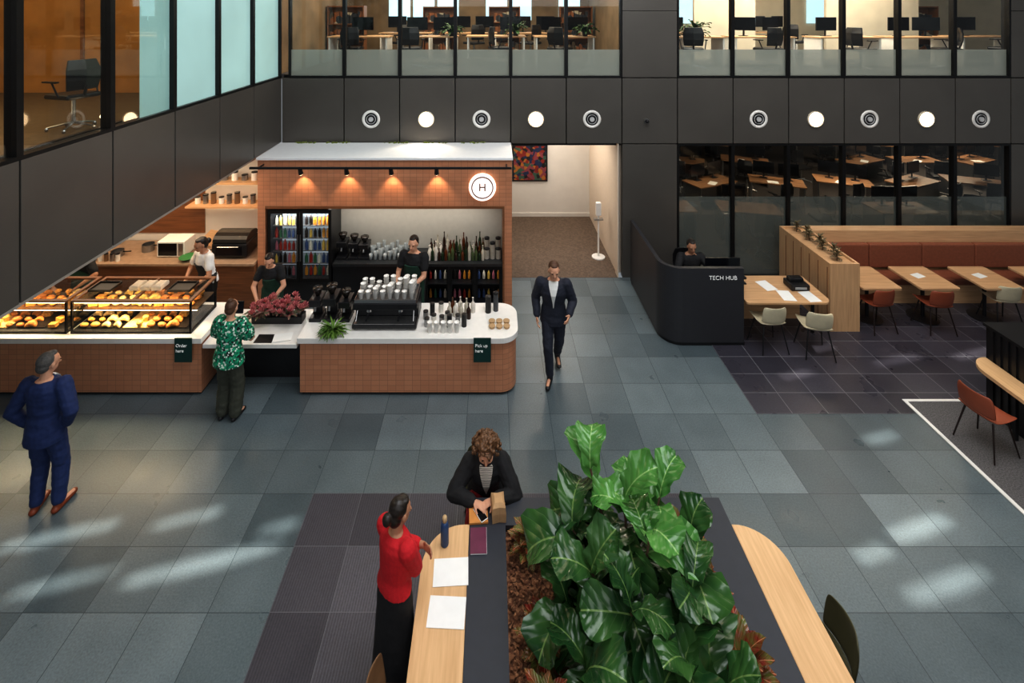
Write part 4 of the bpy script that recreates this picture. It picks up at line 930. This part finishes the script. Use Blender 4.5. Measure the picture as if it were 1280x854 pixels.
def hand(mb,w,d,n,t,curl):
    d=d.normalized(); n=(n-d*n.dot(d)).normalized(); t=(t-d*t.dot(d)); t=(t-n*t.dot(n)).normalized()
    R=[]
    for k,(a,wd,th) in enumerate(((-.01,.024,.018),(.02,.030,.017),(.055,.040,.015),(.085,.041,.012),(.093,.036,.009))):
        c=w+d*a; R.append([c+t*(wd*math.cos(2*pi*i/12))+n*(th*math.sin(2*pi*i/12)) for i in range(12)])
    mb.loft(R)
    for i,L in enumerate((.072,.080,.075,.058)):
        b=w+d*(.086-.004*abs(i-1))+t*(.031-.0205*i); dd=d; 
        for s,(fr,bd) in enumerate(((.45,.5),(.3,.9),(.25,.6))):
            a=curl*bd; dd=(dd*math.cos(a)+n*math.sin(a)).normalized() if s==0 else (Matrix.Rotation(a,3,d.cross(n))@dd).normalized()
            e=b+dd*(L*fr); mb.caps(b,e,.0095-.0008*s,.0088-.0008*s,n=8,k=2); b=e
    b=w+d*.025+t*.026; dd=(d*.75+t*.65+n*.35).normalized(); e=b+dd*.045; mb.caps(b,e,.013,.0105,n=8,k=2); dd=(dd+n*.25*curl+d*.35).normalized(); mb.caps(e,e+dd*.032,.0105,.0085,n=8,k=2)
RINGS=[(-.10,.10,.08,0),(-.04,.165,.115,-.01),(.04,.16,.112,-.005),(.14,.138,.098,0),(.24,.150,.108,.005),(.34,.170,.117,.01),(.42,.172,.102,0),(.47,.125,.08,-.005),(.505,.07,.06,-.01)]
def person(label,loc,rz,h,pose,fit):
    s=h/1.75; T=thing('person',label,'person',loc,rz); T.scale=(s,s,s)
    fem=fit.get('fem',False); sw=.92 if fem else 1.04; hw=1.04 if fem else 1
    vox=fit.get('vox',.009)
    pz=pose.get('pz',.95); P=V((0,pose.get('py',0),pz)); lean=math.radians(pose.get('lean',2)); tw=math.radians(pose.get('twist',0))
    M=Matrix.Translation(P)@Matrix.Rotation(tw,4,'Z')@Matrix.Rotation(-lean,4,'X')
    M0=Matrix.Translation(P)
    def T3(z,x=0,y=0):
        f=min(1,max(0,(z+.04)/.2)); a=M0@V((x,y,z)); b=M@V((x,y,z)); return a.lerp(b,f)
    def ring(z,rx,ry,yo,e=0,n=22,a0=0,a1=2*pi,closed=True):
        w_=(sw if z>.1 else hw); m=n if closed else n-1
        return [T3(z,(rx*w_+e)*math.cos(a0+(a1-a0)*i/m),(ry+e)*math.sin(a0+(a1-a0)*i/m)+yo) for i in range(n)]
    sh={k:M@V((k*.178*sw,0,.44)) for k in(-1,1)}
    hp={k:M0@V((k*.088,0,-.05)) for k in (-1,1)}
    arms={};legs={}
    for k in (-1,1):
        key='R' if k==1 else 'L'
        ht=V(pose.get('hand'+key,(k*.23,.06,.86))); pole=V(pose.get('elb'+key,(k*.6,-1,-.2)))
        arms[k]=ik(sh[k],ht,.285,.25,pole)
        ft=V(pose.get('foot'+key,(k*.10,-.01,.085))); lp=V(pose.get('knee'+key,(k*.1,1,0)))
        legs[k]=ik(hp[k],ft,.418,.406,lp)
    HM=Matrix.Translation(M@V((0,-.005,.50)))@Matrix.Rotation(math.radians(pose.get('yaw',0)),4,'Z')@Matrix.Rotation(-math.radians(pose.get('pitch',0)),4,'X')
    h3=HM.to_3x3()
    hc=lambda x,y,z: HM@V((x,y,z))
    b=MB()
    b.loft([ring(*r) for r in RINGS])
    b.caps(M@V((0,-.012,.46)),hc(0,.005,.11),.056,.05)
    b.ell(hc(0,.01,.175),.074,.094,.092,h3); b.ell(hc(0,.04,.115),.056,.062,.068,h3); b.ell(hc(0,.075,.088),.03,.025,.026,h3)
    b.caps(hc(0,.098,.165),hc(0,.115,.130),.011,.016,n=8); 
    for k in (-1,1): b.ell(hc(k*.076,.01,.145),.012,.02,.032,h3,n=8,m=6); b.ell(hc(k*.034,.088,.18),.026,.014,.010,h3,n=8,m=5)
    for k in (-1,1):
        e,w_=arms[k]; b.caps(M@V((k*.10*sw,0,.43)),sh[k],.06,.062); b.caps(sh[k],e,.058,.042); b.caps(e,w_,.043,.027)
        d=(w_-e).normalized(); key='R' if k==1 else 'L'
        pn=V(pose.get('palm'+key,(-k,.1,0))); tv=V(pose.get('thumb'+key,(0,1,.0)))
        hd=V(pose['hd'+key]) if 'hd'+key in pose else d
        hand(b,w_,hd,pn,tv,pose.get('curl',.45))
        kn,an=legs[k]; b.caps(hp[k],kn,.088,.056); b.caps(kn,an,.056,.036)
        fy=pose.get('toe'+key,0); tip=an+V((k*.03,.15,-.045+fy)); b.caps(an+V((0,-.035,-.05)),tip,.034,.028)
    me=remesh(b,fit.get('bvox',.0075),1); obj(me,'body',fit.get('skin',SKIN),parent=T)
    for k in (-1,1):
        obj(MB().ell(hc(k*.033,.099,.163),.011,.006,.006,h3,n=8,m=5),'eye',mat('eye_dark',(.10,.07,.06),.2),parent=T,smooth=True)
    obj(MB().ell(hc(0,.103,.108),.024,.006,.007,h3,n=10,m=5),'mouth',mat('lip',(.62,.33,.30),.5),parent=T,smooth=True)
    sd=random.random()*50
    if 'skirt' in fit:
        m,zh,rf=fit['skirt']; R=[ring(.11,.14,.10,0,.012),ring(.0,.163,.115,0,.018),ring(-.08,.165,.118,0,.022)]
        for q in range(1,7):
            z=-.08-(pz-zh-.08)*q/6; R.append([T3(z,(.185+rf*q/6)*(1+.035*(i%2)*q/6)*math.cos(2*pi*i/22),(.14+rf*q/6)*(1+.06*(i%2)*q/6)*math.sin(2*pi*i/22)) for i in range(22)])
        obj(remesh(MB().loft(R),.014,1,.003,sd),'skirt',m,parent=T)
    else:
        m=fit['pants']; wd=fit.get('wide',0); mb=MB(); mb.loft([ring(z,rx,ry,yo,.014) for z,rx,ry,yo in RINGS[:4]])
        for k in (-1,1):
            kn,an=legs[k]; mb.caps(hp[k],kn,.103,.074+wd); mb.caps(kn,an+(kn-an).normalized()*.03,.074+wd,.057+wd*1.3)
        obj(remesh(mb,vox,2,.007,sd),'trousers',m,parent=T)
    for k in (-1,1):
        kn,an=legs[k]; key='R' if k==1 else 'L'; fy=pose.get('toe'+key,0); mb=MB()
        a=an+V((0,-.04,-.052)); c=an+V((k*.03,.165,-.052+fy)); mb.caps(a,c,.043,.036,n=12,side=(1,0,0),flat=.8); mb.caps(an+V((0,-.01,0)),an+V((0,-.01,-.04)),.046,.045)
        mb2=remesh(mb,.009,1)
        for v in mb2.vertices: v.co.z=max(v.co.z,an.z-.085+.001)
        obj(mb2,'shoe',fit.get('shoe',BLACK),parent=T)
    m=fit['top']; e=fit.get('e',.014); hem=fit.get('hem',-.05); mb=MB(); R=[]
    if hem<-.05: R.append(ring(hem,.168,.12,-.005,e+.012))
    R+= [ring(z,rx,ry,yo,e if z>.0 else e+.008) for z,rx,ry,yo in RINGS if z>=max(hem,-.05)]
    R[-1]=ring(.50,.062,.056,-.01,e*.6)
    mb.loft(R); sl=fit.get('sleeve',.93)
    for k in (-1,1):
        a,w_=arms[k]; mb.caps(M@V((k*.10*sw,0,.42)),sh[k],.068+e*.4,.066+e*.5)
        if sl<=.5: mb.caps(sh[k],sh[k].lerp(a,sl*1.6),.062+e,.058+e)
        else: mb.caps(sh[k],a,.062+e*.9,.050+e*.9); mb.caps(a,a.lerp(w_,(sl-.5)*2),.050+e*.9,.038+e*.7)
    obj(remesh(mb,vox,2,fit.get('wr',.007),sd+9),fit.get('topname','jacket'),m,parent=T)
    def sheet(zs,ang,ee,nm,mm):
        R=[]
        for (z,rx,ry,yo),an in zip(zs,ang):
            o_=ring(z,rx,ry,yo,ee+.008,9,pi/2-an,pi/2+an,False); i_=ring(z,rx,ry,yo,ee-.012,9,pi/2-an,pi/2+an,False); R.append(o_+i_[::-1])
        obj(MB().loft(R),nm,mm,parent=T)
    if 'shirt' in fit:
        sheet([r for r in RINGS if r[0]>=.14][:6],[.03,.08,.16,.26,.42,.7],e+.006,'shirt_front',fit['shirt'])
    if 'apron' in fit:
        sheet([(-.35,.18,.14,0),(-.2,.175,.13,0)]+RINGS[1:6],[1.1,1.15,1.2,1.2,1.1,.9,.6],e+.014,'apron',fit['apron'])
    hs=fit.get('hair','short'); hm=fit['hairm']; hb=MB()
    hb.ell(hc(0,-.024,.192),.082,.088,.088,h3); 
    if hs=='short': hb.ell(hc(0,-.045,.14),.074,.062,.06,h3); hb.ell(hc(0,.03,.250),.052,.045,.022,h3)
    if hs=='bun': hb.ell(hc(0,-.045,.13),.077,.066,.08,h3); hb.ell(hc(0,-.125,.13),.048,.045,.05,h3); hb.ell(hc(0,.02,.25),.06,.05,.028,h3)
    if hs=='tied': hb.ell(hc(0,-.045,.14),.076,.064,.065,h3); hb.ell(hc(0,-.05,.27),.04,.04,.035,h3)
    if hs=='curly':
        rs=random.Random(3)
        for q in range(280):
            a=rs.uniform(0,2*pi); el=rs.uniform(-.6,1.5); x=math.cos(a)*math.cos(el); y=math.sin(a)*math.cos(el); z=math.sin(el)
            if y>.4 and z<.35: continue
            k=rs.uniform(.9,1.16)
            c=hc(x*.13*k,y*.118*k-.02,.165+z*.125*k); hb.ell(c,rs.uniform(.012,.022),rs.uniform(.012,.022),rs.uniform(.012,.022),n=7,m=5)
        hb.ell(hc(0,-.03,.18),.112,.098,.104,h3)
    obj(remesh(hb,.0055 if hs=='curly' else .008,0 if hs=='curly' else 1,.003,sd),'hair',hm,parent=T)
    return T
DH=mat('hair_dark',(.15,.12,.10),.4,var=.4,scale=60); BH=mat('hair_brown',(.34,.23,.16),.5,var=.3,scale=60); GH=mat('hair_grey',(.36,.35,.34),.6,var=.3,scale=60)
CH=mat('hair_chestnut',(.42,.30,.20),.5,var=.6,scale=70)
NAVY=mat('navy_suit',(.13,.20,.38),.75,var=.12,scale=25); DSUIT=mat('dark_suit',(.15,.165,.22),.75,var=.1,scale=25); BLK=mat('black_cloth',(.12,.12,.13),.8,var=.15,scale=25)
RED=mat('red_knit',(.76,.13,.17),.85,var=.08,scale=50,bump=.2); OLV=mat('olive_cloth',(.26,.27,.23),.8,var=.12,scale=20); GRN=vor('green_print',[(.05,.52,.38),(.10,.64,.47),(.85,.90,.85),(.04,.40,.30),(.12,.15,.14),(.08,.57,.44)],42,.7)
WHT=mat('white_cloth',(.87,.87,.86),.8,var=.06)
APR=mat('apron_green',(.13,.27,.22),.8); BRN=mat('brown_leather',(.50,.24,.13),.4); REDP=mat('red_cloth',(.60,.12,.14),.8)
def stripes():
    m=bpy.data.materials.new('striped_cloth'); m.use_nodes=True; nt=m.node_tree; b=nt.nodes['Principled BSDF']; tc=N(nt,'ShaderNodeTexCoord'); sp=N(nt,'ShaderNodeSeparateXYZ'); nt.links.new(tc.outputs['Object'],sp.inputs[0])
    s=math_(nt,'GREATER_THAN',math_(nt,'SINE',math_(nt,'MULTIPLY',math_(nt,'ADD',sp.outputs[2],math_(nt,'MULTIPLY',sp.outputs[1],-.3)),420)),-.35)
    nt.links.new(mixc(nt,s,srgb((.35,.33,.32)),srgb((.88,.86,.82))),b.inputs['Base Color']); b.inputs['Roughness'].default_value=.8; return m
STR=stripes()
person('man in navy suit and brown shoes standing, hands in pockets',(-5.0,5.42,0),math.radians(2),1.79,
 dict(handR=(.20,.03,.93),handL=(-.20,.03,.93),elbR=(1,-.6,0),elbL=(-1,-.6,0),palmR=(-1,0,0),palmL=(1,0,0),footR=(.12,.02,.085),footL=(-.10,.0,.085),yaw=-22,pitch=8,lean=0),
 dict(top=NAVY,pants=NAVY,wide=.008,shoe=BRN,hairm=GH,hair='short',hem=-.15,e=.024,shirt=WHT,skin=SKIN))
person('woman in green patterned blouse and dark trousers ordering',(-3.62,6.66,0),math.radians(-6),1.62,
 dict(handR=(.17,.30,1.02),handL=(-.17,.30,1.02),elbR=(1,-.6,-.5),elbL=(-1,-.6,-.5),lean=4,pitch=10,palmR=(0,0,-1),palmL=(0,0,-1),thumbR=(-1,0,0),thumbL=(1,0,0)),
 dict(top=GRN,pants=OLV,wide=.028,fem=True,hairm=BH,hair='tied',hem=-.12,e=.045,sleeve=.42,topname='blouse',skin=SKIN,wr=.01))
person('man in dark suit walking across the stone floor',(.95,7.46,0),math.radians(172),1.83,
 dict(handR=(.24,.10,.90),handL=(-.22,.22,1.02),elbR=(.5,-1,-.3),elbL=(-.5,-1,-.5),palmR=(-1,0,0),palmL=(1,0,0),footR=(.05,.16,.085),footL=(-.05,-.26,.13),toeL=-.03,pz=.93,lean=5,pitch=14,yaw=8),
 dict(top=DSUIT,pants=DSUIT,shoe=BLACK,hairm=BH,hair='short',hem=-.15,e=.022,shirt=WHT,skin=SKIN))
person('woman in red top and long black skirt, arms folded at table',(-.80,3.98,.006),math.radians(-42),1.58,
 dict(handR=(-.10,.22,1.17),handL=(.10,.25,1.20),elbR=(1,-.1,-1),elbL=(-1,-.1,-1),hdR=(-1,.05,.1),hdL=(1,.05,.1),palmR=(0,-1,0),palmL=(0,-1,0),thumbR=(0,0,1),thumbL=(0,0,1),lean=2,pitch=14,yaw=-8),
 dict(top=RED,skirt=(BLK,.16,.05),fem=True,hairm=DH,hair='bun',hem=-.02,e=.026,sleeve=.85,topname='sweater',skin=SKIN2,vox=.008,bvox=.006,wr=.004))
person('seated person with curly hair, black blazer and striped shirt',(-.06,5.17,.006),pi,1.74,
 dict(pz=.53,lean=22,pitch=24,handR=(.12,.44,.80),handL=(-.08,.42,.80),elbR=(1,-.2,-.5),elbL=(-1,-.2,-.5),hdR=(-.9,.5,0),hdL=(.9,.5,0),palmR=(0,0,-1),palmL=(0,0,-1),thumbR=(0,1,.2),thumbL=(0,1,.2),footR=(.12,.40,.085),footL=(-.12,.42,.085),kneeR=(.1,.3,1),kneeL=(-.1,.3,1)),
 dict(top=BLK,pants=REDP,fem=True,hairm=CH,hair='curly',hem=-.04,e=.03,shirt=STR,skin=SKIN,vox=.008,bvox=.006))
person('server with dark hair and black apron working at counter',(-3.72,8.22,0),math.radians(185),1.62,
 dict(lean=16,pitch=24,handR=(.14,.40,1.0),handL=(-.14,.40,1.0),elbR=(1,-.5,-.3),elbL=(-1,-.5,-.3),palmR=(0,0,-1),palmL=(0,0,-1),thumbR=(-1,0,0),thumbL=(1,0,0)),
 dict(top=BLK,pants=BLK,apron=APR,fem=True,hairm=DH,hair='bun',sleeve=.3,topname='t_shirt',skin=SKIN))
person('barista in black shirt and green apron making coffee',(-1.32,8.3,0),math.radians(165),1.80,
 dict(lean=5,pitch=8,handR=(.16,.34,1.06),handL=(-.12,.36,1.06),elbR=(.6,-.8,-.6),elbL=(-.6,-.8,-.6),palmR=(-1,0,-.3),palmL=(1,0,-.3)),
 dict(top=BLK,pants=BLK,apron=APR,hairm=DH,hair='short',sleeve=.35,topname='t_shirt',skin=SKIN))
person('kitchen worker in white shirt and dark apron',(-4.95,8.45,0),math.radians(150),1.74,
 dict(lean=10,pitch=18,handR=(.12,.34,1.0),handL=(-.14,.32,1.0),elbR=(1,-.5,-.3),elbL=(-1,-.5,-.3),palmR=(-1,0,-.3),palmL=(1,0,-.3)),
 dict(top=WHT,pants=BLK,apron=BLK,fem=True,hairm=DH,hair='bun',sleeve=.35,topname='t_shirt',skin=SKIN2))
person('kitchen worker in black shirt bending over counter',(-7.1,8.42,0),math.radians(185),1.72,
 dict(lean=22,pitch=20,handR=(.2,.42,1.05),handL=(-.2,.42,1.05),elbR=(1,-.3,-.1),elbL=(-1,-.3,-.1),palmR=(0,0,-1),palmL=(0,0,-1),thumbR=(-1,0,0),thumbL=(1,0,0)),
 dict(top=BLK,pants=BLK,apron=APR,hairm=DH,hair='short',sleeve=.45,topname='t_shirt',skin=SKIN2))
person('person in black top seated behind reception desk',(3.75,9.2,.006),math.radians(178),1.76,
 dict(pz=.53,lean=10,pitch=12,handR=(.12,.42,.80),handL=(-.12,.42,.80),elbR=(1,-.3,-.4),elbL=(-1,-.3,-.4),palmR=(0,0,-1),palmL=(0,0,-1),thumbR=(-1,0,0),thumbL=(1,0,0),footR=(.12,.38,.085),footL=(-.12,.38,.085),kneeR=(.1,.3,1),kneeL=(-.1,.3,1)),
 dict(top=BLK,pants=BLK,hairm=DH,hair='short',skin=SKIN2,topname='sweater'))
ochair((3.75,9.25,.006),pi,'black office chair behind reception desk')
scene.view_settings.view_transform='Standard'
scene.view_settings.exposure=0.42
scene.view_settings.gamma=0.8
